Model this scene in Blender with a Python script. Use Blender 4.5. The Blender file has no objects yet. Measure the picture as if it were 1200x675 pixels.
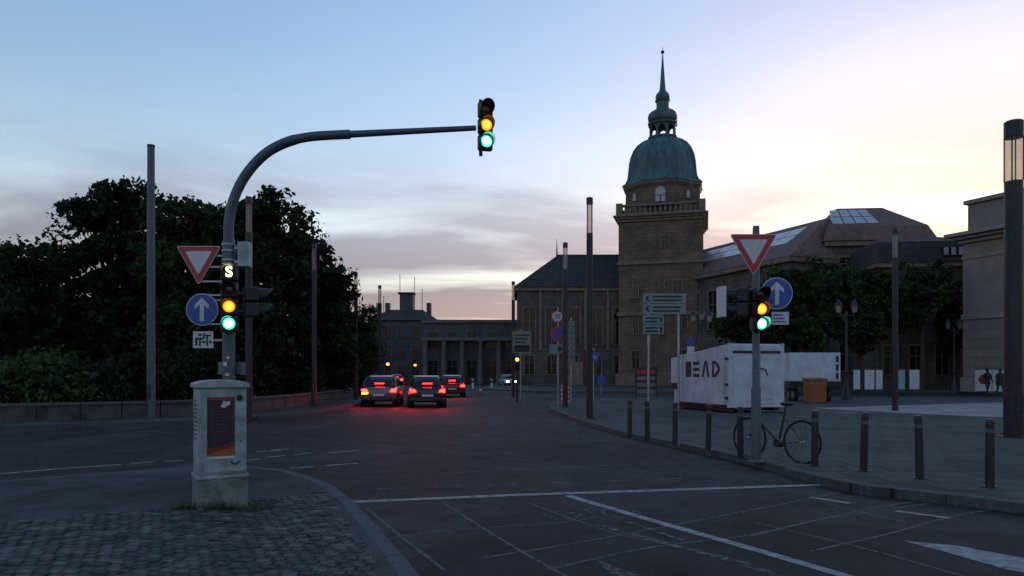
import bpy, bmesh, math, random
import numpy as np
from mathutils import Vector, Matrix
R = math.radians
random.seed(7); rng = np.random.default_rng(11)
sc = bpy.context.scene
C = sc.collection
# ------------------------------------------------------------------ camera
F = 850.0; HY = 438.0; CAMZ = 1.57; PZ = 0.12      # focal length / horizon in photo pixels, eye height, pavement height
cd = bpy.data.cameras.new('camera'); cam = bpy.data.objects.new('camera', cd); C.objects.link(cam)
cam.location = (0, 0, CAMZ); cam.rotation_euler = (R(90), 0, 0)
cd.sensor_width = 36; cd.lens = F / 1200 * 36; cd.shift_y = (HY - 337.5) / 1200
cd.clip_start = 0.05; cd.clip_end = 6000
sc.camera = cam
# ------------------------------------------------------------------ sky, sun, exposure
SUN_AZ, SUN_EL = 31.0, 1.0
w = bpy.data.worlds.new('World'); sc.world = w; w.use_nodes = True
nt = w.node_tree; N = nt.nodes; L = nt.links; N.clear()
def nd(t, **kw):
    n = N.new(t)
    for k, v in kw.items(): setattr(n, k, v)
    return n
sky = nd('ShaderNodeTexSky', sky_type='NISHITA', sun_disc=False, sun_elevation=R(SUN_EL), sun_rotation=R(SUN_AZ))
sky.air_density = 1.0; sky.dust_density = 1.0; sky.ozone_density = 2.0
hs = nd('ShaderNodeHueSaturation'); hs.inputs['Hue'].default_value = 0.513
gm = nd('ShaderNodeGamma'); gm.inputs[1].default_value = 0.60; L.new(sky.outputs[0], gm.inputs[0]); L.new(gm.outputs[0], hs.inputs['Color'])
tc = nd('ShaderNodeTexCoord'); sep = nd('ShaderNodeSeparateXYZ'); L.new(tc.outputs['Generated'], sep.inputs[0])
sm_ = nd('ShaderNodeMapRange', interpolation_type='SMOOTHSTEP'); L.new(sep.outputs[2], sm_.inputs[0])     # hazier, paler air towards the horizon
sm_.inputs[1].default_value = 0.0; sm_.inputs[2].default_value = 0.42; sm_.inputs[3].default_value = 0.72; sm_.inputs[4].default_value = 1.45; L.new(sm_.outputs[0], hs.inputs['Saturation'])
# cloud layer: direction projected onto a flat ceiling so that bands flatten towards the horizon
zc = nd('ShaderNodeMath', operation='MAXIMUM'); L.new(sep.outputs[2], zc.inputs[0]); zc.inputs[1].default_value = 0.0
za = nd('ShaderNodeMath', operation='ADD'); L.new(zc.outputs[0], za.inputs[0]); za.inputs[1].default_value = 0.12
dv = nd('ShaderNodeVectorMath', operation='DIVIDE'); L.new(tc.outputs['Generated'], dv.inputs[0])
cb = nd('ShaderNodeCombineXYZ')
for i in range(3): L.new(za.outputs[0], cb.inputs[i])
L.new(cb.outputs[0], dv.inputs[1])
mp = nd('ShaderNodeMapping'); mp.inputs['Scale'].default_value = (0.55, 0.9, 0.0); mp.inputs['Rotation'].default_value = (0, 0, R(-24)); mp.inputs['Location'].default_value = (15.3, 0.4, 0)
L.new(dv.outputs[0], mp.inputs[0])
n1 = nd('ShaderNodeTexNoise'); n1.inputs['Scale'].default_value = 1.25; n1.inputs['Detail'].default_value = 5; n1.inputs['Roughness'].default_value = 0.52; n1.inputs['Distortion'].default_value = 0.5
L.new(mp.outputs[0], n1.inputs['Vector'])
rp = nd('ShaderNodeValToRGB'); rp.color_ramp.elements[0].position = 0.385; rp.color_ramp.elements[1].position = 0.58
L.new(n1.outputs[0], rp.inputs[0])
el = nd('ShaderNodeMapRange', interpolation_type='SMOOTHSTEP'); L.new(sep.outputs[2], el.inputs[0])
el.inputs[1].default_value = 0.36; el.inputs[2].default_value = 0.10; el.inputs[3].default_value = 0.05; el.inputs[4].default_value = 0.95
cf = nd('ShaderNodeMath', operation='MULTIPLY'); L.new(rp.outputs[0], cf.inputs[0]); L.new(el.outputs[0], cf.inputs[1])
cm = nd('ShaderNodeMix', data_type='RGBA', blend_type='MULTIPLY'); L.new(cf.outputs[0], cm.inputs[0])
L.new(hs.outputs[0], cm.inputs[6]); cm.inputs[7].default_value = (0.37, 0.295, 0.385, 1)
bg = nd('ShaderNodeBackground'); bg.inputs[1].default_value = 0.15; L.new(cm.outputs[2], bg.inputs[0])
ow = nd('ShaderNodeOutputWorld'); L.new(bg.outputs[0], ow.inputs[0])
sl = bpy.data.lights.new('sun', 'SUN'); sl.energy = 0.12; sl.angle = R(0.5); sl.color = (1.0, 0.72, 0.48)
so = bpy.data.objects.new('sun', sl); C.objects.link(so)
sd = Vector((math.sin(R(SUN_AZ)) * math.cos(R(SUN_EL)), math.cos(R(SUN_AZ)) * math.cos(R(SUN_EL)), math.sin(R(SUN_EL))))
so.rotation_euler = sd.to_track_quat('Z', 'Y').to_euler(); so.location = (60, 100, 60)
sc.view_settings.view_transform = 'Standard'; sc.view_settings.look = 'None'; sc.view_settings.gamma = 1
sc.view_settings.use_curve_mapping = False; sc.view_settings.exposure = 2.62
sc.render.engine = 'CYCLES'; sc.cycles.use_denoising = True; sc.cycles.max_bounces = 6

# ------------------------------------------------------------------ pixel helpers
def G(x, y, z=0.0):
    Y = (CAMZ - z) * F / (y - HY); return ((x - 600) * Y / F, Y)
def XZ(x, y, Y): return ((x - 600) * Y / F, CAMZ + (HY - y) * Y / F)

# ------------------------------------------------------------------ materials
MATS = {}
def mat(name, col, rough=0.7, metal=0.0, var=0.12, scale=6.0, bump=0.0, bscale=40.0, spec=0.5, dirt=None, trans=0.0, stretch=None):
    if name in MATS: return MATS[name]
    m = bpy.data.materials.new(name); m.use_nodes = True; t = m.node_tree; b = t.nodes['Principled BSDF']
    b.inputs['Roughness'].default_value = rough; b.inputs['Metallic'].default_value = metal
    b.inputs['Specular IOR Level'].default_value = spec
    co = t.nodes.new('ShaderNodeTexCoord'); src = co.outputs['Object']
    if stretch:
        mpn = t.nodes.new('ShaderNodeMapping'); mpn.inputs['Scale'].default_value = stretch; t.links.new(src, mpn.inputs[0]); src = mpn.outputs[0]
    no = t.nodes.new('ShaderNodeTexNoise'); no.inputs['Scale'].default_value = scale; no.inputs['Detail'].default_value = 6; no.inputs['Roughness'].default_value = 0.62
    t.links.new(src, no.inputs['Vector'])
    r = t.nodes.new('ShaderNodeValToRGB'); r.color_ramp.elements[0].position = 0.32; r.color_ramp.elements[1].position = 0.7
    lo = dirt if dirt else tuple(c * (1 - 2 * var) for c in col); hi = tuple(min(1, c * (1 + 1.2 * var)) for c in col)
    r.color_ramp.elements[0].color = (*lo, 1); r.color_ramp.elements[1].color = (*hi, 1)
    t.links.new(no.outputs[0], r.inputs[0]); t.links.new(r.outputs[0], b.inputs['Base Color'])
    rr = t.nodes.new('ShaderNodeMapRange'); rr.inputs[3].default_value = max(0, rough - 0.12); rr.inputs[4].default_value = min(1, rough + 0.1)
    t.links.new(no.outputs[0], rr.inputs[0]); t.links.new(rr.outputs[0], b.inputs['Roughness'])
    if bump > 0:
        n2 = t.nodes.new('ShaderNodeTexNoise'); n2.inputs['Scale'].default_value = bscale; n2.inputs['Detail'].default_value = 4
        t.links.new(co.outputs['Object'], n2.inputs['Vector'])
        bp = t.nodes.new('ShaderNodeBump'); bp.inputs['Strength'].default_value = bump; bp.inputs['Distance'].default_value = 0.02
        t.links.new(n2.outputs[0], bp.inputs['Height']); t.links.new(bp.outputs[0], b.inputs['Normal'])
    if trans > 0:
        tr = t.nodes.new('ShaderNodeBsdfTranslucent'); t.links.new(r.outputs[0], tr.inputs[0])
        mx = t.nodes.new('ShaderNodeMixShader'); mx.inputs[0].default_value = trans
        t.links.new(b.outputs[0], mx.inputs[1]); t.links.new(tr.outputs[0], mx.inputs[2])
        t.links.new(mx.outputs[0], t.nodes['Material Output'].inputs[0])
    MATS[name] = m; return m
def glow(name, col, strength, base=None):
    if name in MATS: return MATS[name]
    m = bpy.data.materials.new(name); m.use_nodes = True; b = m.node_tree.nodes['Principled BSDF']
    b.inputs['Base Color'].default_value = (*(base or col), 1); b.inputs['Emission Color'].default_value = (*col, 1)
    b.inputs['Emission Strength'].default_value = strength; b.inputs['Roughness'].default_value = 0.3
    MATS[name] = m; return m
def glass(name, col=(0.012, 0.015, 0.02), rough=0.16):
    return mat(name, col, rough, 0, 0.3, 1.2, spec=0.32)
def brickmat(name, c1, c2, mortar, bw, bh, msize=0.012, bump=0.5, axis='XZ'):
    if name in MATS: return MATS[name]
    m = bpy.data.materials.new(name); m.use_nodes = True; t = m.node_tree; b = t.nodes['Principled BSDF']
    co = t.nodes.new('ShaderNodeTexCoord'); s = t.nodes.new('ShaderNodeSeparateXYZ'); t.links.new(co.outputs['Object'], s.inputs[0])
    cbn = t.nodes.new('ShaderNodeCombineXYZ')
    if axis == 'XZ':
        a = t.nodes.new('ShaderNodeMath'); a.operation = 'ADD'; t.links.new(s.outputs[0], a.inputs[0]); t.links.new(s.outputs[1], a.inputs[1])
        t.links.new(a.outputs[0], cbn.inputs[0]); t.links.new(s.outputs[2], cbn.inputs[1])
    else:
        t.links.new(s.outputs[0], cbn.inputs[0]); t.links.new(s.outputs[1], cbn.inputs[1])
    br = t.nodes.new('ShaderNodeTexBrick'); t.links.new(cbn.outputs[0], br.inputs['Vector'])
    br.inputs['Scale'].default_value = 1; br.inputs['Brick Width'].default_value = bw; br.inputs['Row Height'].default_value = bh
    br.inputs['Mortar Size'].default_value = msize; br.inputs['Color1'].default_value = (*c1, 1); br.inputs['Color2'].default_value = (*c2, 1); br.inputs['Mortar'].default_value = (*mortar, 1)
    no = t.nodes.new('ShaderNodeTexNoise'); no.inputs['Scale'].default_value = 0.6; no.inputs['Detail'].default_value = 7; t.links.new(co.outputs['Object'], no.inputs['Vector'])
    mr = t.nodes.new('ShaderNodeMapRange'); mr.inputs[1].default_value = 0.3; mr.inputs[2].default_value = 0.7; mr.inputs[3].default_value = 0.6; mr.inputs[4].default_value = 1.15
    t.links.new(no.outputs[0], mr.inputs[0])
    mx = t.nodes.new('ShaderNodeMix'); mx.data_type = 'RGBA'; mx.blend_type = 'MULTIPLY'; mx.inputs[0].default_value = 1
    t.links.new(br.outputs[0], mx.inputs[6]); t.links.new(mr.outputs[0], mx.inputs[7]); t.links.new(mx.outputs[2], b.inputs['Base Color'])
    bp = t.nodes.new('ShaderNodeBump'); bp.inputs['Strength'].default_value = bump; bp.inputs['Distance'].default_value = 0.03; bp.invert = True
    t.links.new(br.outputs[1], bp.inputs['Height']); t.links.new(bp.outputs[0], b.inputs['Normal'])
    b.inputs['Roughness'].default_value = 0.85; b.inputs['Specular IOR Level'].default_value = 0.15; MATS[name] = m; return m
def asphalt(name, base, rough=0.8, patch=0.0):
    if name in MATS: return MATS[name]
    m = bpy.data.materials.new(name); m.use_nodes = True; t = m.node_tree; b = t.nodes['Principled BSDF']; lk = t.links.new
    b.inputs['Specular IOR Level'].default_value = 0.14
    co = t.nodes.new('ShaderNodeTexCoord')
    def noise(scale, detail, rot=0, sc_=(1, 1, 1), rg=.6):
        mpn = t.nodes.new('ShaderNodeMapping'); mpn.inputs['Rotation'].default_value = (0, 0, R(rot)); mpn.inputs['Scale'].default_value = sc_
        lk(co.outputs['Object'], mpn.inputs[0]); n = t.nodes.new('ShaderNodeTexNoise'); n.inputs['Scale'].default_value = scale; n.inputs['Detail'].default_value = detail; n.inputs['Roughness'].default_value = rg
        lk(mpn.outputs[0], n.inputs['Vector']); return n.outputs[0]
    def mrange(src, a, b_, c, d):
        n = t.nodes.new('ShaderNodeMapRange'); n.inputs[1].default_value = a; n.inputs[2].default_value = b_; n.inputs[3].default_value = c; n.inputs[4].default_value = d; lk(src, n.inputs[0]); return n.outputs[0]
    def mul(a, b_):
        n = t.nodes.new('ShaderNodeMath'); n.operation = 'MULTIPLY'; lk(a, n.inputs[0]); lk(b_, n.inputs[1]); return n.outputs[0]
    big = noise(.35, 8, 18, (1.6, .45, 1), .65); fine = noise(90, 3); grit = noise(260, 2); stain = noise(1.3, 5, 0, (1, 1, 1), .7)
    f = mul(mul(mrange(big, .32, .68, .42, 1.75), mrange(fine, .25, .75, .55, 1.45)), mul(mrange(grit, .3, .7, .6, 1.4), mrange(stain, .34, .56, .48, 1.12)))
    if patch > 0:      # repaired rectangles of older and newer asphalt
        mpn = t.nodes.new('ShaderNodeMapping'); mpn.inputs['Rotation'].default_value = (0, 0, R(17)); lk(co.outputs['Object'], mpn.inputs[0])
        br = t.nodes.new('ShaderNodeTexBrick'); br.inputs['Scale'].default_value = 1; br.inputs['Brick Width'].default_value = 2.6; br.inputs['Row Height'].default_value = 4.1; br.inputs['Mortar Size'].default_value = .012; br.inputs['Bias'].default_value = .2
        br.inputs['Color1'].default_value = (1 - patch, 1 - patch, 1 - patch, 1); br.inputs['Color2'].default_value = (1 + patch, 1 + patch, 1 + patch, 1); br.inputs['Mortar'].default_value = (.7, .7, .7, 1)
        lk(mpn.outputs[0], br.inputs['Vector']); f = mul(f, br.outputs[0])
    mx = t.nodes.new('ShaderNodeMix'); mx.data_type = 'RGBA'; mx.blend_type = 'MULTIPLY'; mx.inputs[0].default_value = 1; mx.inputs[6].default_value = (*base, 1)
    lk(f, mx.inputs[7]); lk(mx.outputs[2], b.inputs['Base Color']); lk(mrange(big, 0, 1, rough - .12, min(1, rough + .18)), b.inputs['Roughness'])
    bp = t.nodes.new('ShaderNodeBump'); bp.inputs['Strength'].default_value = 0.6; bp.inputs['Distance'].default_value = 0.01
    lk(fine, bp.inputs['Height']); lk(bp.outputs[0], b.inputs['Normal'])
    MATS[name] = m; return m

M_road = asphalt('road_asphalt', (0.028, 0.0245, 0.025), 0.74, 0.30)
M_ground = asphalt('ground_dark', (0.045, 0.043, 0.043), 0.8)
M_walk = asphalt('pavement_asphalt', (0.046, 0.045, 0.047), 0.75)
M_plaza = brickmat('plaza_slabs', (0.088, 0.084, 0.082), (0.074, 0.07, 0.069), (0.026, 0.026, 0.026), 0.6, 0.6, 0.02, 0.5, 'XY')
M_path = brickmat('pale_slabs', (0.34, 0.29, 0.275), (0.30, 0.26, 0.25), (0.15, 0.14, 0.13), 0.6, 0.6, 0.012, 0.2, 'XY')
M_kerb = mat('kerb_granite', (0.085, 0.085, 0.087), 0.8, var=0.2, scale=18, bump=0.3, spec=0.15)
M_sett = mat('sett_granite', (0.078, 0.073, 0.07), 0.72, var=0.3, scale=7, bump=0.5, bscale=60, spec=0.15)
M_sett2 = mat('sett_basalt', (0.055, 0.055, 0.058), 0.7, var=0.3, scale=7, bump=0.5, bscale=60, spec=0.15)
M_paint = mat('road_paint', (0.27, 0.27, 0.265), 0.75, var=0.2, scale=9, dirt=(0.09, 0.09, 0.09))
M_paintw = mat('road_paint_worn', (0.11, 0.11, 0.11), 0.8, var=0.35, scale=14, dirt=(0.036, 0.036, 0.038))
M_seam = mat('road_seam', (0.075, 0.072, 0.07), 0.8, var=0.3, scale=5, dirt=(0.036, 0.035, 0.036))
for _m, _lo, _hi in ((M_paint, .33, .42), (M_paintw, .42, .58), (M_seam, .26, .50)):
    _t = _m.node_tree; _o = _t.nodes['Material Output']; _b = _t.nodes['Principled BSDF']
    _c = _t.nodes.new('ShaderNodeTexCoord'); _n = _t.nodes.new('ShaderNodeTexNoise'); _n.inputs['Scale'].default_value = 11; _n.inputs['Detail'].default_value = 7; _n.inputs['Roughness'].default_value = .72
    _t.links.new(_c.outputs['Object'], _n.inputs['Vector']); _r = _t.nodes.new('ShaderNodeMapRange'); _r.inputs[1].default_value = _lo; _r.inputs[2].default_value = _hi; _t.links.new(_n.outputs[0], _r.inputs[0])
    _q = _t.nodes.new('ShaderNodeBsdfTransparent'); _x = _t.nodes.new('ShaderNodeMixShader'); _t.links.new(_r.outputs[0], _x.inputs[0]); _t.links.new(_q.outputs[0], _x.inputs[1]); _t.links.new(_b.outputs[0], _x.inputs[2]); _t.links.new(_x.outputs[0], _o.inputs[0])
M_mast = mat('mast_grey', (0.075, 0.095, 0.115), 0.5, 0.2, 0.12, 9, bump=0.1)
M_mastd = mat('mast_dark', (0.022, 0.024, 0.03), 0.45, 0.3, 0.15, 9)
M_galv = mat('galvanised', (0.34, 0.36, 0.38), 0.45, 0.6, 0.15, 14)
M_black = mat('signal_black', (0.012, 0.013, 0.015), 0.55, 0, 0.2, 8)
M_green_d = mat('signal_green_shell', (0.03, 0.06, 0.055), 0.5, 0, 0.2, 8)
M_white = mat('sign_white', (0.52, 0.52, 0.53), 0.5, 0, 0.06, 12)
M_red = mat('sign_red', (0.42, 0.025, 0.04), 0.5, 0, 0.1, 12)
M_blue = mat('sign_blue', (0.02, 0.07, 0.32), 0.45, 0, 0.1, 12)
M_signback = mat('sign_back', (0.16, 0.165, 0.175), 0.5, 0.5, 0.1, 12)
M_greyplate = mat('grey_plate', (0.19, 0.215, 0.215), 0.6, 0, 0.12, 4)  # white sign plates toned down to grey teal
M_glass = glass('dark_glass')
M_lampglass = mat('lamp_glass', (0.62, 0.58, 0.52), 0.25, 0, 0.08, 10, trans=0.75)
_t = M_lampglass.node_tree; _o = _t.nodes['Material Output']; _src = _o.inputs[0].links[0].from_socket
_tr = _t.nodes.new('ShaderNodeBsdfTransparent'); _tr.inputs[0].default_value = (.95, .90, .82, 1); _mx = _t.nodes.new('ShaderNodeMixShader'); _mx.inputs[0].default_value = .62
_t.links.new(_src, _mx.inputs[1]); _t.links.new(_tr.outputs[0], _mx.inputs[2]); _t.links.new(_mx.outputs[0], _o.inputs[0])
M_stone = brickmat('tower_sandstone', (0.20, 0.13, 0.095), (0.165, 0.108, 0.08), (0.11, 0.075, 0.058), 1.1, 0.5, 0.03, 0.5)
M_stone2 = mat('trim_sandstone', (0.21, 0.14, 0.105), 0.85, 0, 0.2, 1.5, bump=0.3, bscale=8)
M_copper = mat('verdigris', (0.07, 0.135, 0.135), 0.6, 0.1, 0.25, 1.2, bump=0.15, bscale=6, dirt=(0.03, 0.055, 0.058), stretch=(1.6, 1.6, 0.25))
M_slate = mat('slate_roof', (0.05, 0.042, 0.042), 0.75, 0, 0.2, 1.5, bump=0.3, bscale=8, spec=0.15)
M_tile = mat('red_roof', (0.16, 0.085, 0.07), 0.75, 0, 0.2, 1.5, bump=0.3, bscale=8)
M_wallm = brickmat('museum_wall', (0.13, 0.105, 0.09), (0.11, 0.09, 0.078), (0.07, 0.058, 0.05), 1.2, 0.55, 0.03, 0.4)
M_plaster = mat('plaster', (0.23, 0.18, 0.155), 0.85, 0, 0.12, 0.8, bump=0.15, bscale=10)
M_trim = mat('plaster_trim', (0.26, 0.225, 0.205), 0.8, 0, 0.12, 1.2, bump=0.15, bscale=10)
M_skyglass = mat('roof_glazing', (0.36, 0.35, 0.37), 0.22, 0, 0.12, 1.2)
M_shutter = mat('shutter_blue', (0.28, 0.36, 0.42), 0.6, 0, 0.1, 3)
M_farwall = mat('far_wall', (0.075, 0.07, 0.075), 0.85, 0, 0.2, 0.6, bump=0.2, bscale=5)
M_fartrim = mat('far_trim', (0.11, 0.105, 0.112), 0.8, 0, 0.15, 0.8)
M_leaf = mat('leaf_dark', (0.022, 0.04, 0.015), 0.6, 0, 0.45, 0.7, trans=0.25, spec=0.15)
M_leaf2 = mat('leaf_mid', (0.045, 0.072, 0.022), 0.6, 0, 0.45, 0.9, trans=0.25, spec=0.15)
M_leaf3 = mat('leaf_hedge_lit', (0.055, 0.085, 0.025), 0.6, 0, 0.4, 1.2, trans=0.25, spec=0.15)  # lighter green: light on the hedge bush put into its leaf colour
M_bark = mat('bark', (0.06, 0.048, 0.038), 0.9, 0, 0.3, 6, bump=0.6, bscale=14)
M_wall = mat('garden_wall', (0.085, 0.08, 0.078), 0.85, 0, 0.25, 2.2, bump=0.4, bscale=16, spec=0.15)
M_cab = mat('cabinet_paint', (0.31, 0.355, 0.37), 0.6, 0, 0.14, 5, bump=0.1, bscale=30, dirt=(0.13, 0.15, 0.145))
M_cabtop = mat('cabinet_roof', (0.32, 0.36, 0.38), 0.55, 0, 0.12, 7, dirt=(0.17, 0.19, 0.2))
M_cabbase = mat('cabinet_base', (0.17, 0.19, 0.18), 0.8, 0, 0.2, 6, bump=0.3, dirt=(0.055, 0.06, 0.05))
M_cont = mat('container_white', (0.52, 0.54, 0.59), 0.5, 0, 0.06, 1.6, dirt=(0.36, 0.37, 0.40))
M_orange = mat('orange_box', (0.27, 0.07, 0.02), 0.6, 0, 0.12, 4)
M_rubber = mat('rubber', (0.018, 0.018, 0.02), 0.8, 0, 0.2, 10)
M_rim = mat('wheel_rim', (0.30, 0.31, 0.32), 0.35, 0.7, 0.1, 10)
M_grass = mat('weed', (0.06, 0.09, 0.03), 0.7, 0, 0.4, 9, trans=0.2)
G_green = glow('lamp_green', (0.02, 0.85, 0.42), 0.55)
G_greencore = glow('lamp_green_core', (0.30, 1.0, 0.72), 4.0)
G_amber = glow('lamp_amber', (1.0, 0.30, 0.01), 0.26)
G_ambercore = glow('lamp_amber_core', (1.0, 0.42, 0.03), 0.42)
G_S = glow('lamp_s', (0.95, 1.0, 0.42), 1.0)
G_redoff = mat('lens_red_off', (0.10, 0.008, 0.008), 0.2, 0, 0.1, 10)
G_red = glow('lamp_red_far', (1.0, 0.10, 0.02), 3.0)
G_tail = glow('tail_light', (1.0, 0.0012, 0.001), 12)
G_brake = glow('brake_light', (1.0, 0.0016, 0.001), 30)
G_ind = glow('indicator', (1.0, 0.22, 0.005), 4)
G_head = glow('headlight', (1.0, 0.92, 0.62), 8)
G_win = glow('lit_window', (1.0, 0.58, 0.26), 0.045)

# ------------------------------------------------------------------ mesh helpers
class MB:
    def __init__(s): s.v = []; s.f = []
    def add(s, vs, fs):
        o = len(s.v); s.v += [tuple(v) for v in vs]; s.f += [tuple(i + o for i in f) for f in fs]; return s
    def box(s, x0, x1, y0, y1, z0, z1, M=None):
        vs = [Vector((x, y, z)) for z in (z0, z1) for x, y in ((x0, y0), (x1, y0), (x1, y1), (x0, y1))]
        if M is not None: vs = [M @ v for v in vs]
        return s.add(vs, [(3, 2, 1, 0), (4, 5, 6, 7), (0, 1, 5, 4), (1, 2, 6, 5), (2, 3, 7, 6), (3, 0, 4, 7)])
    def tube(s, path, rad, n=12, caps=True):
        path = [Vector(p) for p in path]
        if not isinstance(rad, (list, tuple)): rad = [rad] * len(path)
        rings = []; prev = None
        for i, p in enumerate(path):
            a = path[max(0, i - 1)]; b = path[min(len(path) - 1, i + 1)]; d = (b - a)
            d = d.normalized() if d.length > 1e-9 else Vector((0, 0, 1))
            if prev is None:
                u = d.orthogonal().normalized()
                if abs(d.z) > 0.99: u = Vector((1, 0, 0))
            else: u = (prev - d * prev.dot(d)).normalized()
            prev = u; v = d.cross(u)
            rings.append([p + (u * math.cos(2 * math.pi * k / n) + v * math.sin(2 * math.pi * k / n)) * rad[i] for k in range(n)])
        vs = [q for r in rings for q in r]; fs = []
        for i in range(len(path) - 1):
            for k in range(n):
                fs.append((i * n + k, i * n + (k + 1) % n, (i + 1) * n + (k + 1) % n, (i + 1) * n + k))
        if caps: fs += [tuple(range(n - 1, -1, -1)), tuple((len(path) - 1) * n + k for k in range(n))]
        return s.add(vs, fs)
    def lathe(s, prof, n=24, M=None, rot=0.0, caps=True):
        vs = [Vector((r * math.cos(2 * math.pi * k / n + rot), r * math.sin(2 * math.pi * k / n + rot), z)) for r, z in prof for k in range(n)]
        if M is not None: vs = [M @ v for v in vs]
        fs = [(i * n + k, i * n + (k + 1) % n, (i + 1) * n + (k + 1) % n, (i + 1) * n + k) for i in range(len(prof) - 1) for k in range(n)]
        if caps: fs += [tuple(range(n - 1, -1, -1)), tuple((len(prof) - 1) * n + k for k in range(n))]
        return s.add(vs, fs)
    def prism(s, poly, lo, hi, ax='y', M=None):
        """poly of 2-D points; extruded along ax (x: poly=(y,z), y: poly=(x,z), z: poly=(x,y))"""
        def p3(p, t): return {'x': (t, p[0], p[1]), 'y': (p[0], t, p[1]), 'z': (p[0], p[1], t)}[ax]
        n = len(poly); vs = [Vector(p3(p, lo)) for p in poly] + [Vector(p3(p, hi)) for p in poly]
        if M is not None: vs = [M @ v for v in vs]
        fs = [tuple(range(n)), tuple(range(2 * n - 1, n - 1, -1))] + [(k, n + k, n + (k + 1) % n, (k + 1) % n) for k in range(n)]
        return s.add(vs, fs)
    def sphere(s, c, r, n=10, m=6, sc_=(1, 1, 1)):
        prof = [(max(1e-4, r * math.sin(math.pi * i / m)), -r * math.cos(math.pi * i / m)) for i in range(m + 1)]
        M = Matrix.Translation(c) @ Matrix.Diagonal((*sc_, 1)); return s.lathe(prof, n, M, caps=False)
    def build(s, name, material, parent=None, bevel=0.0, smooth=False, seg=2):
        me = bpy.data.meshes.new(name); me.from_pydata(s.v, [], s.f)
        bm = bmesh.new(); bm.from_mesh(me); bmesh.ops.recalc_face_normals(bm, faces=bm.faces); bm.to_mesh(me); bm.free()
        me.materials.append(material)
        if smooth:
            me.shade_smooth(); me.set_sharp_from_angle(angle=R(38))
        o = bpy.data.objects.new(name, me); C.objects.link(o)
        if parent is not None: o.parent = parent
        if bevel > 0:
            b = o.modifiers.new('bevel', 'BEVEL'); b.width = bevel; b.segments = seg; b.limit_method = 'ANGLE'
        return o
def tag(o, label=None, cat=None, group=None, kind=None):
    for k, v in (('label', label), ('category', cat), ('group', group), ('kind', kind)):
        if v: o[k] = v
    return o
def thing(name, label, cat, loc=(0, 0, 0), rz=0.0, group=None):
    o = bpy.data.objects.new(name, None); C.objects.link(o); o.location = loc; o.rotation_euler = (0, 0, rz); o.empty_display_size = 0.2
    return tag(o, label, cat, group)
def copy_tree(o, parent=None):
    c = o.copy(); C.objects.link(c)
    if parent is not None: c.parent = parent
    for ch in list(o.children): copy_tree(ch, c)
    return c
def dup(o, loc, rz, label):
    c = copy_tree(o); c.location = loc; c.rotation_euler = (0, 0, rz); c['label'] = label; return c
def text_mesh(txt, size, material, parent, loc, rot=(R(90), 0, 0), name='lettering', depth=0.004, bold=0.0):
    cu = bpy.data.curves.new(name, 'FONT'); cu.body = txt; cu.size = size; cu.align_x = 'CENTER'; cu.align_y = 'CENTER'; cu.extrude = depth; cu.offset = bold
    t = bpy.data.objects.new(name, cu); C.objects.link(t); bpy.context.view_layer.update()
    me = bpy.data.meshes.new_from_object(t.evaluated_get(bpy.context.evaluated_depsgraph_get())); bpy.data.objects.remove(t)
    me.materials.clear(); me.materials.append(material)
    o = bpy.data.objects.new(name, me); C.objects.link(o); o.parent = parent; o.location = loc; o.rotation_euler = rot
    return o

# ================================================================== SETTING
def sheet(name, pts, z, material, parent=None):
    return MB().add([(x, y, z) for x, y in pts], [tuple(range(len(pts)))]).build(name, material, parent)
def slab(name, pts, z0, z1, material, parent=None): return MB().prism(pts, z0, z1, 'z').build(name, material, parent)
tag(sheet('ground', [(-2500, -400), (2500, -400), (2500, 4500), (-2500, 4500)], -0.01, M_ground), kind='structure')
road = tag(sheet('road', [(-60, -30), (60, -30), (60, 140), (-60, 140)], 0.0, M_road), kind='structure')
def smooth_pts(pts, k=4):
    out = []; n = len(pts)
    for i in range(n - 1):
        p0 = pts[max(0, i - 1)]; p1 = pts[i]; p2 = pts[i + 1]; p3 = pts[min(n - 1, i + 2)]
        for j in range(k):
            t = j / k
            out.append(tuple(0.5 * (2 * b + (c - a) * t + (2 * a - 5 * b + 4 * c - d) * t * t + (3 * b - a - 3 * c + d) * t ** 3) for a, b, c, d in zip(p0, p1, p2, p3)))
    out.append(pts[-1]); return out
def resample(pts, step):
    out = [Vector(pts[0])]; acc = 0
    for a, b in zip(pts, pts[1:]):
        a = Vector(a); b = Vector(b); l = (b - a).length; t = step - acc
        while t <= l: out.append(a + (b - a) * (t / l)); t += step
        acc = (acc + l) % step if l + acc >= step else acc + l
    return out
# near corner pavement (where the cabinet and the mast stand)
nk = [G(x, y, PZ) for x, y in [(-160, 574), (-60, 568), (0, 563.5), (110, 555.5), (220, 547), (290, 546), (340, 552), (392, 571), (440, 617), (490, 675), (550, 760)]] + [(0.35, 2.2), (0.9, 0.4), (1.4, -3)]
nk = smooth_pts(nk)
near = tag(slab('pavement', nk + [(1.6, -12), (-30, -12), (-30, 8.6)], -0.1, PZ, M_walk), kind='structure')
# far right pavement and square
rk = [(8.3, 3.0)] + [G(x, y, PZ) for x, y in [(1260, 599), (1200, 589), (1100, 578), (1000, 567), (940, 553), (880, 537), (800, 520), (720, 503), (668, 487), (644, 477), (652, 470), (690, 466.5), (780, 465)]]
rk = smooth_pts(rk)
right = tag(slab('pavement', rk + [(60, 45), (60, 2), (12, -4)], -0.1, PZ, M_plaza), kind='structure')
plaza = tag(slab('museum_forecourt', [(1.2, 62), (2, 60), (40, 58), (60, 45.2), (90, 60), (90, 135), (-3, 135), (-3, 70)], -0.1, PZ, M_plaza), kind='structure')
p1 = [G(x, y, PZ + .004) for x, y in [(955, 478), (1010, 482), (1100, 486), (1230, 491), (1230, 470), (1120, 473)]]
tag(sheet('path', p1, PZ + 0.004, M_path), kind='structure')
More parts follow.
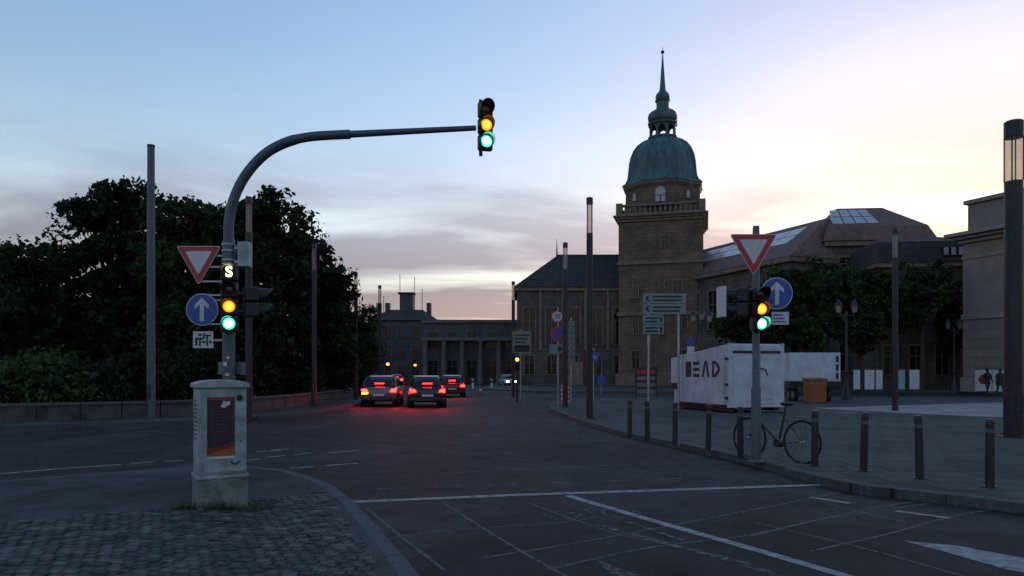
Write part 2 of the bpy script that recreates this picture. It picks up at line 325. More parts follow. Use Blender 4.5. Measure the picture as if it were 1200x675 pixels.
# far left pavement strip in front of the garden wall
lw = smooth_pts([(-40, 15.5), (-22, 19.0), (-15.6, 22.0), (-11.4, 25.0), (-9.9, 30), (-9.8, 38), (-10.6, 50), (-12.5, 70)])
lk = smooth_pts([(-40, 14.0), (-21.4, 17.4), (-14.6, 20.3), (-9.9, 23.0), (-8.1, 26), (-7.6, 31), (-7.6, 38), (-8.4, 50), (-10, 70)])
leftp = tag(slab('pavement', lk + [(-30, 80), (-60, 70), (-60, 14)], -0.1, PZ, M_walk), kind='structure')
def kerbs(path, parent, w_=0.14, inward=1, step=0.95, ymin=None, ymax=None):
    pts = resample(path, step)
    for a, b in zip(pts, pts[1:]):
        if a.y < 1.5 or a.y > 42: continue
        d = (b - a).normalized(); n = Vector((-d.y, d.x)) * inward; mid = (a + b) / 2
        M = Matrix.Translation((mid.x, mid.y, 0)) @ Matrix.Rotation(math.atan2(d.y, d.x), 4, 'Z')
        l = (b - a).length / 2 - 0.006; h = 0.006 + random.uniform(-.003, .004)
        y0, y1 = (-0.02, w_) if inward > 0 else (-w_, 0.02)
        MB().box(-l, l, y0, y1, -0.05, PZ + h, M).build('kerb_stone', M_kerb, parent, bevel=0.012, seg=1)
kerbs(nk, near, inward=-1); kerbs(rk, right, inward=-1); kerbs(lk, leftp, inward=1)
# setts: the nearest 300 as pieces, the rest joined
def inside(p, poly):
    x, y = p; c = False; j = len(poly) - 1
    for i in range(len(poly)):
        xi, yi = poly[i]; xj, yj = poly[j]
        if (yi > y) != (yj > y) and x < (xj - xi) * (y - yi) / (yj - yi) + xi: c = not c
        j = i
    return c
edge = [(p[0] - 0.24, p[1] - 0.05) for p in nk if p[1] < 9.6]
edge = [p for p in edge if p[0] > -2.9]
bound = [(-9.5, 6.6)] + [G(x, y, PZ) for x, y in [(-80, 618), (0, 613), (110, 603), (215, 593), (300, 586), (380, 577)]] + edge + [(1.0, 2.5), (-7.5, 2.5)]
bound = [p for p in bound if p[1] > 2.2]
SETT_M = [M_sett, M_sett, mat('sett_warm', (0.115, 0.10, 0.088), 0.75, var=0.3, scale=7, bump=0.5, bscale=60, spec=.15), M_sett, mat('sett_pale', (0.115, 0.11, 0.105), 0.75, var=0.3, scale=7, bump=0.5, bscale=60, spec=.15), M_sett2, M_sett2, mat('sett_blue', (0.06, 0.062, 0.068), 0.75, var=0.3, scale=7, bump=0.5, bscale=60, spec=.15)]
var_me = []
for i in range(8):
    sx, sy = random.uniform(.040, .052), random.uniform(.041, .050); hh = 0.012
    b = MB(); jt = lambda: random.uniform(-.006, .006)
    base = [(-sx + jt(), -sy + jt()), (sx + jt(), -sy + jt()), (sx + jt(), sy + jt()), (-sx + jt(), sy + jt())]
    lo = [(x * 1.04, y * 1.04, -0.03) for x, y in base]; mid_ = [(x, y, hh * .55) for x, y in base]
    hi = [(x * .80, y * .80, hh + random.uniform(-.002, .002)) for x, y in base]
    q = lambda a, c: [(a + k, a + (k + 1) % 4, c + (k + 1) % 4, c + k) for k in range(4)]
    b.add(lo + mid_ + hi, q(0, 4) + q(4, 8) + [(8, 9, 10, 11)])
    me = bpy.data.meshes.new('sett'); me.from_pydata(b.v, [], b.f); me.materials.append(SETT_M[i]); var_me.append((me, b))
spots = []
row = 0; y = 2.6
while y < 9.6:
    x = -9.6 + (0.055 if row % 2 else 0)
    while x < 1.0:
        wob = 0.10 * math.sin(x * 1.3 + 0.4) + 0.05 * math.sin(x * 3.1 + y)
        px, py = x + random.uniform(-.008, .008), y + wob + random.uniform(-.008, .008)
        if inside((px, py), bound) and abs(px) < 0.78 * py + 1.2: spots.append((px, py))
        x += 0.112
    y += 0.108; row += 1
# leave out those under the cabinet
cabx, caby = G(250, 598, PZ)
spots = [p for p in spots if not (abs(p[0] - cabx) < .34 and -0.02 < p[1] - caby < .5)]
vis = sorted([p for p in spots if p[1] > 4.9 and -0.706 * p[1] - .05 < p[0]], key=lambda p: p[1])
pieces = set(vis[:300]); rest = [MB() for _ in range(8)]
for p in spots:
    k = random.randrange(8); rz = random.uniform(-.14, .14); dz = random.uniform(-.005, .006)
    if p in pieces:
        o = bpy.data.objects.new('sett', var_me[k][0]); C.objects.link(o); o.parent = near
        o.location = (p[0], p[1], PZ + dz); o.rotation_euler = (random.uniform(-.05, .05), random.uniform(-.05, .05), rz)
    else:
        M = Matrix.Translation((p[0], p[1], PZ + dz)) @ Matrix.Rotation(rz, 4, 'Z') @ Matrix.Rotation(random.uniform(-.05, .05), 4, 'X')
        rest[k].add([M @ Vector(v) for v in var_me[k][1].v], var_me[k][1].f)
for k in range(8): tag(rest[k].build('setts', SETT_M[k], near), kind='stuff')
# ---- road markings (children of the road)
_mz = [0]
def strip(pts, wd, material, name='road_marking', z=0.004):
    _mz[0] += 1; z = z + _mz[0] * .00004 if name == 'road_marking' else .0012 + _mz[0] * .00004
    b = MB(); pv = [Vector(p) for p in pts]; l = []; r = []
    for i, p in enumerate(pv):
        d = (pv[min(i + 1, len(pv) - 1)] - pv[max(0, i - 1)]).normalized(); n = Vector((-d.y, d.x)) * wd / 2
        l.append((*(p + n), z)); r.append((*(p - n), z))
    n = len(pv); b.add(l + r, [(i, i + 1, n + i + 1, n + i) for i in range(n - 1)]); return b.build(name, material, road)
def px(*pts): return [G(x, y) for x, y in pts]
strip(px((412, 588.5), (600, 580.5), (960, 568.5)), 0.16, M_paint)                         # stop line
strip(px((665, 581), (760, 609), (880, 643), (1010, 681)), 0.12, M_paint)                  # lane line
for a, c in [((950, 583), (996, 590)), ((1050, 599), (1113, 607.5))]: strip(px(a, c), 0.10, M_paint)
MB().add([(*G(x, y), .0045) for x, y in [(1058, 634), (1125, 640.5), (1260, 666), (1260, 682), (1180, 668), (1110, 648)]], [(0, 1, 2, 3, 4, 5)]).build('road_marking', M_paint, road)
MB().add([(*G(x, y), .0045) for x, y in [(694, 654), (740, 672), (790, 684), (760, 696), (728, 684)]], [(0, 1, 2, 3, 4)]).build('road_marking', M_paintw, road)
for x0 in range(0, 9):       # dotted crossing line ahead of the stop line
    xa = 440 + x0 * 66; ya = 573.5 - (xa - 440) * 0.0345
    strip(px((xa, ya), (xa + 34, ya - 1.2)), 0.09, M_paintw)
strip(px((0, 555.5), (70, 549.5), (142, 544.5)), 0.10, M_paint)
for a, c in [((153, 543.5), (181, 541.5)), ((193, 540.8), (216, 539.4)), ((284, 540.5), (304, 538)), ((311, 536), (334, 534)), ((345, 533), (364, 531)), ((340, 549), (367, 547)), ((380, 546), (420, 543)), ((385, 531), (420, 528)), ((300, 530), (330, 528)), ((318, 528), (338, 526))]:
    strip(px(a, c), 0.09, M_paint)
strip(px((0, 540), (90, 533), (182, 526.5)), 0.07, M_paintw)
for l in [[(450, 632), (520, 622), (660, 612), (700, 606)], [(560, 655), (700, 632), (880, 598), (990, 576)], [(640, 668), (760, 642), (880, 627), (960, 609), (1090, 590)],
          [(880, 628), (1000, 600), (1070, 588)], [(950, 646), (1040, 626), (1110, 607), (1190, 592)], [(884, 612), (960, 630), (1040, 650), (1130, 676)], [(960, 588), (1060, 612)],
          [(430, 596), (465, 625), (520, 668)], [(520, 590), (600, 640), (690, 690)], [(620, 590), (720, 625), (800, 640)], [(420, 560), (700, 546), (900, 540)], [(560, 540), (800, 556)], [(300, 512), (520, 528), (760, 560)], [(440, 500), (640, 540)]]:
    strip(smooth_pts(px(*l)), 0.035, M_seam, 'road_seam', 0.0025)
# worn bicycle pictogram on the lane
def ring(cx, cy, r, wd): return strip([(cx + r * math.cos(a), cy + r * 1.15 * math.sin(a)) for a in np.linspace(0, 2 * math.pi, 20)], wd, M_paintw)
bx_, by_ = G(694, 603)
ring(bx_ - .33, by_ - .05, .2, .05); ring(bx_ + .33, by_ + .05, .2, .05)
strip([(bx_ - .33, by_ - .05), (bx_ - .05, by_ + .3), (bx_ + .2, by_ + .32), (bx_ + .33, by_ + .05)], .05, M_paintw)
strip([(bx_ - .05, by_ + .3), (bx_ + .02, by_ - .02), (bx_ + .2, by_ + .32)], .05, M_paintw)
strip(smooth_pts(px((700, 616), (790, 640), (850, 655), (890, 668), (930, 682))), 0.10, M_paintw)
strip(smooth_pts(px((735, 612), (775, 625), (800, 634))), 0.06, M_paintw)
# manhole covers
for (x, y) in ((995, 484),):
    cx, cy = G(x, y, PZ if x > 900 else 0); z = (PZ + .009) if x > 900 else .004
    MB().lathe([(0.34, z - .01), (0.34, z), (0.30, z + .003)], 24, Matrix.Translation((cx, cy, 0))).build('manhole_cover', M_mastd, right if x > 900 else road)

# ================================================================== BUILDINGS
def win_rect(par, M, x, z, w_, h, frame=M_fartrim, glassm=M_glass, depth=0.12, name='window', sill=True):
    """window set in the local plane y=0 (outside = -y) of matrix M"""
    f = MB()
    for a in ((x - w_ / 2 - .14, x - w_ / 2, z - .1, z + h + .14), (x + w_ / 2, x + w_ / 2 + .14, z - .1, z + h + .14), (x - w_ / 2, x + w_ / 2, z + h, z + h + .14)):
        f.box(a[0], a[1], -0.10, 0.05, a[2], a[3], M)
    if sill: f.box(x - w_ / 2 - .2, x + w_ / 2 + .2, -0.16, 0.05, z - .2, z - .102, M)
    fo = f.build(name, frame, par)
    g = MB().box(x - w_ / 2, x + w_ / 2, -0.012, 0.03, z - .1, z + h, M); g.build('pane', glassm, fo)
    b = MB().box(x - .035, x + .035, -0.045, -0.014, z - .1, z + h, M)
    b.box(x - w_ / 2, x - .037, -0.04, -0.014, z + h * .62, z + h * .62 + .07, M); b.box(x + .037, x + w_ / 2, -0.04, -0.014, z + h * .62, z + h * .62 + .07, M)
    b.build('glazing_bar', frame, fo); return fo
def face(loc, rz): return Matrix.Translation(loc) @ Matrix.Rotation(rz, 4, 'Z')
# ---------- museum tower
TY = 95.0; TX = (776.5 - 600) / F * TY
tw = thing('museum_tower', 'tall sandstone museum tower with green copper dome, lantern and needle spire', 'tower', (TX, TY, 0), R(-15))
def H(y): return CAMZ + (HY - y) * TY / F
S = 5.15
MB().box(-S, S, -S, S, 0, H(262)).build('shaft', M_stone, tw)
for zz, o, t in ((0, .35, 1.6), (8.8, .22, .45), (15.2, .2, .4)): MB().box(-S - o, S + o, -S - o, S + o, zz, zz + t).build('string_course' if zz else 'plinth', M_stone2, tw, bevel=.06)
cn = MB()
for o, a, b_ in ((.18, 268, 265), (.38, 265, 262.5), (.62, 262.5, 260.5)): cn.box(-S - o, S + o, -S - o, S + o, H(a), H(b_) - .002)
cn.build('cornice', M_stone2, tw, bevel=.05)
bal = MB(); z0, z1 = H(260.5), H(248); bs = S - .1
for sx in (-1, 1):
    for sy in (-1, 1): bal.box(sx * bs - .4, sx * bs + .4, sy * bs - .4, sy * bs + .4, z0, z1 + .15)
for a in (-1, 1):
    bal.box(-bs + .4, bs - .4, a * bs - .2, a * bs + .2, z1 - .3, z1); bal.box(a * bs - .2, a * bs + .2, -bs + .4, bs - .4, z1 - .3, z1)
    bal.box(-bs + .4, bs - .4, a * bs - .2, a * bs + .2, z0, z0 + .3); bal.box(a * bs - .2, a * bs + .2, -bs + .4, bs - .4, z0, z0 + .3)
bal.build('parapet_rail', M_stone2, tw, bevel=.04)
bb = MB()
for k in range(15):
    u = -bs + .75 + k * (2 * bs - 1.5) / 14
    for a in (-1, 1):
        for M in (Matrix.Translation((u, a * bs, 0)), Matrix.Translation((a * bs, u, 0))):
            bb.lathe([(.13, z0 + .3), (.2, z0 + .55), (.1, z0 + .95), (.14, z1 - .3)], 6, M, caps=False)
tag(bb.build('baluster', M_stone2, tw), kind='stuff')
RO = 4.6 / math.cos(R(22.5)); oz0, oz1 = H(260.4), H(222)
MB().lathe([(RO, oz0), (RO, oz1)], 8, rot=R(22.5)).build('drum', M_stone, tw)
dr = MB()
dr.lathe([(RO + .1, oz1 - .5), (RO + .35, oz1 - .2), (RO + .35, oz1)], 8, rot=R(22.5)); dr.build('drum_cornice', M_stone2, tw)
def arch(w_, z0_, z1_, n=10):
    r = w_ / 2; return [(-r, z0_), (r, z0_)] + [(r * math.cos(a), z1_ - r + r * math.sin(a)) for a in np.linspace(0, math.pi, n)]
for k in range(8):
    M = Matrix.Rotation(R(45 * k), 4, 'Z') @ Matrix.Translation((0, -4.6, 0))
    if k % 2 == 0:
        fr = MB().prism(arch(1.55, H(246), H(227.5)), -0.12, .05, 'y', M).build('window', M_stone2, tw)
        MB().prism(arch(1.2, H(245.5), H(229)), -0.16, -.122, 'y', M).build('pane', M_skyglass, fr)
        MB().box(-.6, .6, -.2, -.162, H(238.5), H(238), M).box(-.05, .05, -.2, -.162, H(245.5), H(238.5), M).build('glazing_bar', M_mastd, fr)
    else:
        fr = MB().prism(arch(.8, H(241), H(231)), -0.12, .05, 'y', M).build('window', M_stone2, tw)
        MB().prism(arch(.5, H(240.6), H(232)), -0.16, -.122, 'y', M).build('pane', M_skyglass, fr)
prof = [(5.35, H(221.9)), (5.38, H(220.8)), (4.9, H(217.5)), (4.62, H(212)), (4.5, H(203)), (4.42, H(195)), (4.22, H(187)), (3.85, H(179)), (3.3, H(172.5)), (2.6, H(167.8)), (1.95, H(165)), (1.8, H(163))]
prof = [(r / math.cos(R(22.5)) * .93, z) for r, z in prof]
dome = MB().lathe(prof, 8, rot=R(22.5)).build('dome', M_copper, tw)
rib = MB()
for k in range(8):
    a = R(45 * k + 22.5); rib.tube([((r + .02) * math.cos(a), (r + .02) * math.sin(a), z) for r, z in prof[1:]], .11, 5)
rib.build('dome_rib', M_copper, dome)
sm = MB()
for k in range(8):
    for j in (-2, -1, 1, 2):
        pa = [Vector((r * math.cos(R(45 * k + d)), r * math.sin(R(45 * k + d)), z)) for d in (22.5,) for r, z in prof[1:]]
        pb = [Vector((r * math.cos(R(45 * k + 67.5)), r * math.sin(R(45 * k + 67.5)), z)) for r, z in prof[1:]]
        t = .5 + j * .19; sm.tube([a.lerp(b_, t) * 1.0 for a, b_ in zip(pa, pb)], .05, 4)
sm.build('standing_seam', M_copper, dome)
lan = MB(); lan.lathe([(1.95, H(163)), (1.95, H(161.5)), (1.7, H(161.4)), (1.7, H(160.8))], 8, rot=R(22.5)); lan.build('lantern_base', M_copper, tw)
for k in range(8):
    a = R(45 * k + 22.5); M = Matrix.Translation((1.62 * math.cos(a), 1.62 * math.sin(a), 0))
    MB().lathe([(.2, H(160.9)), (.17, H(159.5)), (.15, H(151)), (.2, H(150))], 8, M).build('lantern_column', M_copper, tw)
up = MB(); 
ar = MB()
for k in range(8):
    M = Matrix.Rotation(R(45 * k), 4, 'Z') @ Matrix.Translation((0, -1.5, 0)); w2 = .62
    pts = [(-w2, H(147.5))] + [(-w2, H(152))] + [(.42 * math.cos(a), H(152.5) + .4 * math.sin(a)) for a in np.linspace(math.pi, 0, 8)] + [(w2, H(152)), (w2, H(147.5))]
    ar.prism(pts, -.08, .08, 'y', M)
ar.build('lantern_arch', M_copper, tw)
op = [(1.72, H(148.4)), (2.0, H(147)), (2.02, H(145.5)), (1.75, H(145)), (1.98, H(142)), (2.02, H(138.5)), (1.85, H(134.5)), (1.45, H(131)), (1.05, H(129)), (.85, H(127.5)), (.84, H(120)), (1.05, H(118.4)), (.9, H(117.2)), (.98, H(114.5)), (.86, H(111)), (.58, H(108.2)), (.42, H(106)), (.36, H(100)), (.06, H(63.5))]
MB().lathe(op, 8, rot=R(22.5)).build('spire', M_copper, tw)
fin = MB(); fin.sphere((0, 0, H(61)), .24); fin.tube([(0, 0, H(64)), (0, 0, H(54.5))], [.06, .02], 6); fin.build('finial', M_copper, tw, smooth=True)
Mf = Matrix.Translation((0, -S, 0))
for x, z, w_, h in [(.6, 17.4, .9, 1.3), (2.6, 7.2, 1.3, 2.0), (2.1, 11.4, 1.1, 1.7), (-3.0, 6.6, .5, 2.3), (-3.0, 11.2, .5, 2.2), (0.1, 6.6, .5, 2.2), (0.2, 11.3, .5, 2.0), (-3.0, 2.4, .9, 2.0), (2.6, 2.4, 1.2, 2.1)]:
    win_rect(tw, Mf, x, z, w_, h, M_stone2)
Ml = Matrix.Rotation(R(-90), 4, 'Z') @ Matrix.Translation((0, -S, 0))
for x, z, w_, h in [(0, 17.4, .9, 1.3), (-2.3, 7, 1.1, 2), (2.3, 7, 1.1, 2), (-2.3, 11.3, 1.1, 1.8), (2.3, 11.3, 1.1, 1.8)]: win_rect(tw, Ml, x, z, w_, h, M_stone2)

def hip_roof(b, x0, x1, y0, y1, z0, z1, inset_x, M=None, over=.5, inset_r=None):
    ir = inset_x if inset_r is None else inset_r
    ym = (y0 + y1) / 2
    vs = [Vector(v) for v in ((x0 - over, y0 - over, z0), (x1 + over, y0 - over, z0), (x1 + over, y1 + over, z0), (x0 - over, y1 + over, z0), (x0 + inset_x, ym, z1), (x1 - ir, ym, z1))]
    if M is not None: vs = [M @ v for v in vs]
    return b.add(vs, [(0, 1, 5, 4), (1, 2, 5), (2, 3, 4, 5), (3, 0, 4), (3, 2, 1, 0)])
# ---------- left museum wing
lwg = thing('museum_wing', 'dark sandstone museum wing with steep slate hip roof left of the tower', 'building', (7.9, 98.5, 0), 0)
MB().box(-7.2, 9.2, -6, 6, 0, 12.4).build('wall', M_wallm, lwg)
rf = hip_roof(MB(), -7.2, 9.2, -6, 6, 12.62, 17.6, 5.4, inset_r=0).build('roof', M_slate, lwg)
MB().box(-7.5, 9.5, -6.3, 6.3, 12.15, 12.6).build('cornice', M_stone2, lwg)
MB().tube([(-1.8, 0, 17.5), (-1.8, 0, 19.9)], [.12, .03], 6).build('roof_finial', M_mastd, rf)
MB().box(-1.8, 9.2, -.12, .12, 17.5, 17.75).build('ridge', M_mastd, rf)
Mw = Matrix.Translation((0, -6, 0))
for i in range(5):
    x = -5.7 + i * 2.85
    for z, w_, h in ((1.6, 1.2, 2.3), (5.4, 1.5, 4.6)): win_rect(lwg, Mw, x, z, w_, h, M_stone2)
    MB().box(x + 1.28, x + 1.58, -6.22, -6.0, 4.6, 12.1).build('pilaster', M_stone2, lwg)
MB().box(-1.1, 1.1, -6.5, -6.0, 0.12, 3.0).build('portal', M_stone2, lwg); 
# ---------- long right wing with ridge running towards the camera
wa = Vector((24.0, 103.0)); wb = Vector((34.6, 77.0)); wd_ = (wb - wa); wl = wd_.length; ang = math.atan2(wd_.y, wd_.x)
rw = thing('museum_wing', 'long museum wing with red roof and pale glazed skylights right of the tower', 'building', (*((wa + wb) / 2), 0), ang)
MB().box(-wl / 2, wl / 2, -6.5, 6.5, 0, 13.2).build('wall', M_wallm, rw)
rr_ = hip_roof(MB(), -wl / 2, wl / 2, -6.5, 6.5, 13.62, 18.4, 1.5).build('roof', M_tile, rw)
MB().box(-wl / 2 - .4, wl / 2 + .4, -6.95, 6.95, 13.1, 13.6).build('cornice', M_stone2, rw)
sl_ = MB()
for i in range(9):      # skylight panes along the slope facing the street (local -y)
    xa = -wl / 2 + 3.5 + i * 2.4
    for (t0, t1) in ((.42, .62), (.64, .84)):
        P = lambda x, t: (x, -7.0 + t * 7.0 - .02, 13.62 + t * 4.78 + .07)
        q4 = [P(xa, t0), P(xa + 2.25, t0), P(xa + 2.25, t1), P(xa, t1)]
        MB().add(q4 + [(a, b_ + .06, c - .09) for a, b_, c in q4], [(0, 1, 2, 3), (7, 6, 5, 4), (0, 4, 5, 1), (1, 5, 6, 2), (2, 6, 7, 3), (3, 7, 4, 0)]).build('skylight', M_skyglass, rr_)
Mr = Matrix.Translation((0, -6.5, 0))
for i in range(8):
    x = -wl / 2 + 2 + i * 3.4
    for z, w_, h in ((2, 1.3, 2.6), (7, 1.6, 4.4)): win_rect(rw, Mr, x, z, w_, h, M_stone2)
# ---------- corner pavilion of the museum
pv = thing('museum_pavilion', 'museum corner pavilion with broken red hip roof behind the right trees', 'building', (39.0, 81.0, 0), R(-6))
MB().box(-5.2, 5.0, -5, 5, 0, 15.2).build('wall', M_wallm, pv)
MB().box(-5.6, 5.4, -5.4, 5.4, 15.0, 15.5).build('cornice', M_stone2, pv)
pr = MB()
v0 = [(-5.8, -5.6, 15.52), (5.6, -5.6, 15.52), (5.6, 5.6, 15.52), (-5.8, 5.6, 15.52)]; v1 = [(-5.1, -4.9, 17.1), (4.9, -4.9, 17.1), (4.9, 4.9, 17.1), (-5.1, 4.9, 17.1)]; v2 = [(-2.9, -.8, 19.9), (1.9, -.8, 19.9), (1.9, .8, 19.9), (-2.9, .8, 19.9)]
q = lambda a, c: [(a + k, a + (k + 1) % 4, c + (k + 1) % 4, c + k) for k in range(4)]
pr.add(v0 + v1 + v2, q(0, 4) + q(4, 8) + [(8, 9, 10, 11), (3, 2, 1, 0)]); pro = pr.build('roof', M_tile, pv)
for i in range(4):
    P = lambda x, t: (x * (1 - .25 * t) - .3 * t, -4.9 + 4.1 * t - .05, 17.1 + 2.8 * t + .08)
    xa = -4.6 + i * 1.25
    for t0, t1 in ((.12, .46), (.5, .86)):
        q4 = [P(xa, t0), P(xa + 1.1, t0), P(xa + 1.1, t1), P(xa, t1)]
        MB().add(q4 + [(a, b_ + .06, c - .09) for a, b_, c in q4], [(0, 1, 2, 3), (7, 6, 5, 4), (0, 4, 5, 1), (1, 5, 6, 2), (2, 6, 7, 3), (3, 7, 4, 0)]).build('skylight', M_skyglass, pro)
Mp = Matrix.Translation((0, -5, 0))
for i in range(3):
    for z, h in ((2, 2.6), (7.2, 3.6), (12, 1.8)): win_rect(pv, Mp, -3.3 + i * 3.2, z, 1.4, h, M_stone2)
# lower mansard wing in front right
mw = thing('museum_annexe', 'low museum annexe with dark mansard roof and four small dormer panes', 'building', (39.3, 71.5, 0), R(-6))
MB().box(-4.6, 4.6, -4, 4, 0, 11.6).build('wall', M_wallm, mw)
MB().box(-5, 5, -4.4, 4.4, 11.5, 11.9).build('cornice', M_stone2, mw)
mr_ = MB(); v0 = [(-5.1, -4.5, 11.92), (5.1, -4.5, 11.92), (5.1, 4.5, 11.92), (-5.1, 4.5, 11.92)]; v1 = [(-4.4, -3.6, 14.0), (3.9, -3.6, 14.0), (3.9, 3.6, 14.0), (-4.4, 3.6, 14.0)]; v2 = [(-3, -.6, 14.9), (2.4, -.6, 14.9), (2.4, .6, 14.9), (-3, .6, 14.9)]
mr_.add(v0 + v1 + v2, q(0, 4) + q(4, 8) + [(8, 9, 10, 11), (3, 2, 1, 0)]); mro = mr_.build('roof', M_slate, mw)
for i in range(4):
    x = 1.0 + i * .66; d = MB().box(x, x + .5, -4.42, -3.9, 12.5, 13.3).build('dormer', M_mastd, mro); MB().box(x + .05, x + .45, -4.46, -4.422, 12.55, 13.25).build('pane', M_skyglass, d)
Mm = Matrix.Translation((0, -4, 0))
for i in range(4):
    for z, h in ((1.6, 2.6), (6.6, 3.0)): win_rect(mw, Mm, -3.5 + i * 2.3, z, 1.2, h, M_stone2)
# ---------- classical house at the right edge
ca = math.atan2(-4.3, 1.9)
hs_ = thing('classical_house', 'plastered classical house with heavy cornice and attic at the right edge', 'building', (37.3, 60.0, 0), ca)
# local x runs along the facade towards the camera, outside is local -y
HW = 24
MB().box(0, HW, 0, 14, 0, 12.9).build('wall', M_plaster, hs_)
MB().box(-.14, HW, -.14, 14, 0, 1.3).build('plinth', M_trim, hs_)
MB().box(-.12, HW, -.12, 14, 6.0, 6.45).build('string_course', M_trim, hs_, bevel=.04)
MB().box(-.08, HW, -.08, 14, 11.0, 11.25).build('architrave', M_trim, hs_)
cc = MB()
for o, a, b_ in ((.25, 12.3, 12.6), (.6, 12.602, 12.85), (1.0, 12.852, 13.15)): cc.box(-o, HW, -o, 14, a, b_)
cc.build('cornice', M_trim, hs_, bevel=.04)
MB().box(.25, HW, .25, 14, 13.152, 15.5).build('attic', M_plaster, hs_)
MB().box(.0, HW, .0, 14, 15.502, 15.85).build('attic_coping', M_trim, hs_, bevel=.04)
for y in range(13): MB().box(-.035, HW, -.035, 0, 1.45 + y * .345, 1.47 + y * .345)
jb = MB()
for k in range(6): jb.box(.0, HW, -.03, .0, 1.35 + k * .76, 1.35 + k * .76 + .70)
jb.build('rustication', M_plaster, hs_, bevel=.02)
Mh = Matrix.Identity(4)
for i, x in enumerate((6.0, 10.5, 15.0, 19.5)):
    f = win_rect(hs_, Matrix.Translation((0, -.03, 0)), x, 7.0, 1.5, 3.2, M_trim)
    g_ = win_rect(hs_, Matrix.Translation((0, -.03, 0)), x, 2.0, 1.7, 2.9, M_trim, M_shutter)
    d = MB().box(x - 1.2, x + 1.2, -.9, -.002, 6.46, 6.62).build('balcony', M_trim, hs_)
    rl = MB()
    for k in range(9): rl.tube([(x - 1.12 + k * .28, -.84, 6.62), (x - 1.12 + k * .28, -.84, 7.4)], .018, 5)
    rl.box(x - 1.15, x + 1.15, -.87, -.81, 7.4, 7.45); rl.build('railing', M_mastd, d)
    MB().prism([(x - 1.5, 13.3), (x + 1.5, 13.3), (x, 14.7)], -.35, .22, 'y').build('pediment', M_trim, hs_)
hb = MB(); bd = thing('poster_hoarding', 'white poster boards with red and dark prints along the classical house', 'hoarding', (36.55, 57.2, PZ), ca)
for i in range(3):
    p_ = MB().box(i * 1.35, i * 1.35 + 1.28, -.04, .04, .1, 1.75).build('board', M_white if i < 2 else M_blue, bd)
    if i == 0: MB().lathe([(.38, -.05), (.38, -.042)], 20, Matrix.Translation((.64, 0, 1.0)) @ Matrix.Rotation(R(90), 4, 'X') @ Matrix.Translation((0, 0, .092))).build('print', M_red, p_)
    if i == 1:
        b = MB()
        for k in range(5): b.box(1.35 + .25 + .16 * k, 1.35 + .36 + .16 * k, -.05, -.042, .55 + .12 * (k % 2), 1.35 - .1 * (k % 3))
        b.build('print', M_black, p_)
    MB().box(i * 1.35 + .6, i * 1.35 + .68, -.3, .3, 0, .08).build('foot', M_mastd, bd)
# ---------- far buildings closing the street
def far_block(name, label, loc, w_, d, h, roof, cols, rows, wm=M_farwall, rz=0, lit=0, top=M_slate):
    t = thing(name, label, 'building', loc, rz)
    MB().box(-w_ / 2, w_ / 2, 0, d, 0, h).build('wall', wm, t)
    if roof > 0: hip_roof(MB(), -w_ / 2, w_ / 2, 0, d, h + .02, h + roof, min(3, w_ * .3)).build('roof', top, t)
    else: MB().box(-w_ / 2 - .3, w_ / 2 + .3, -.3, d + .3, h + .02, h + .5).build('cornice', M_fartrim, t)
    for r in range(rows):
        for c in range(cols):
            x = -w_ / 2 + (c + .5) * w_ / cols
            win_rect(t, Matrix.Identity(4), x, 1.2 + r * (h - .6) / rows, w_ / cols * .5, (h - .6) / rows * .55, M_fartrim, G_win if random.random() < lit else M_glass)
    return t
b1 = far_block('colonnaded_hall', 'low hall with pale framed windows and columns beyond the junction', (-6.2, 112, 0), 15, 12, 9.4, 0, 5, 2, lit=.0)
for k in range(6): MB().lathe([(.5, .1), (.45, .5), (.38, 6.2), (.5, 6.6)], 12, Matrix.Translation((-7 + k * 2.8, -1.2, 0)), ).build('column', M_fartrim, b1, smooth=True)
MB().box(-7.6, 7.6, -1.7, -.31, 6.61, 7.2).build('entablature', M_fartrim, b1)
b2 = far_block('corner_house', 'dark street house with chimneys and aerials far behind the junction', (-19.5, 128, 0), 12, 12, 11.0, 2.4, 5, 3, lit=.2)
MB().box(-1.1, 1.3, 5, 7, 12.5, 16.2).build('roof_hut', M_farwall, b2); MB().box(-1.4, 1.6, 4.7, 7.3, 16.21, 16.5).build('hut_cap', M_slate, b2)
for x, z in ((-1.2, 20), (1.5, 19.4), (2.9, 17.2), (-4.2, 16)): MB().tube([(x, 6, 13), (x, 6, z)], .06, 5).build('aerial', M_mastd, b2)
for x in (-5, -3.4, 4.2): MB().box(x - .4, x + .4, 5.2, 6.4, 11.5, 14.6).build('chimney', M_farwall, b2)
far_block('street_house', 'slate roofed street house farthest left in the gap under the trees', (-33, 122, 0), 15, 12, 9.5, 3.2, 6, 3, lit=.2)
far_block('street_house', 'low brown street house between the hall and the museum', (-1, 135, 0), 12, 12, 8.0, 3.0, 4, 2, lit=.0, top=M_tile)
far_block('street_house', 'long dark building behind the garden trees at far left', (-62, 96, 0), 34, 14, 9, 3.5, 9, 2)
far_block('street_house', 'distant pale house seen over the square beside the annexe', (60, 108, 0), 22, 12, 8.5, 3.0, 7, 2, wm=M_plaster)

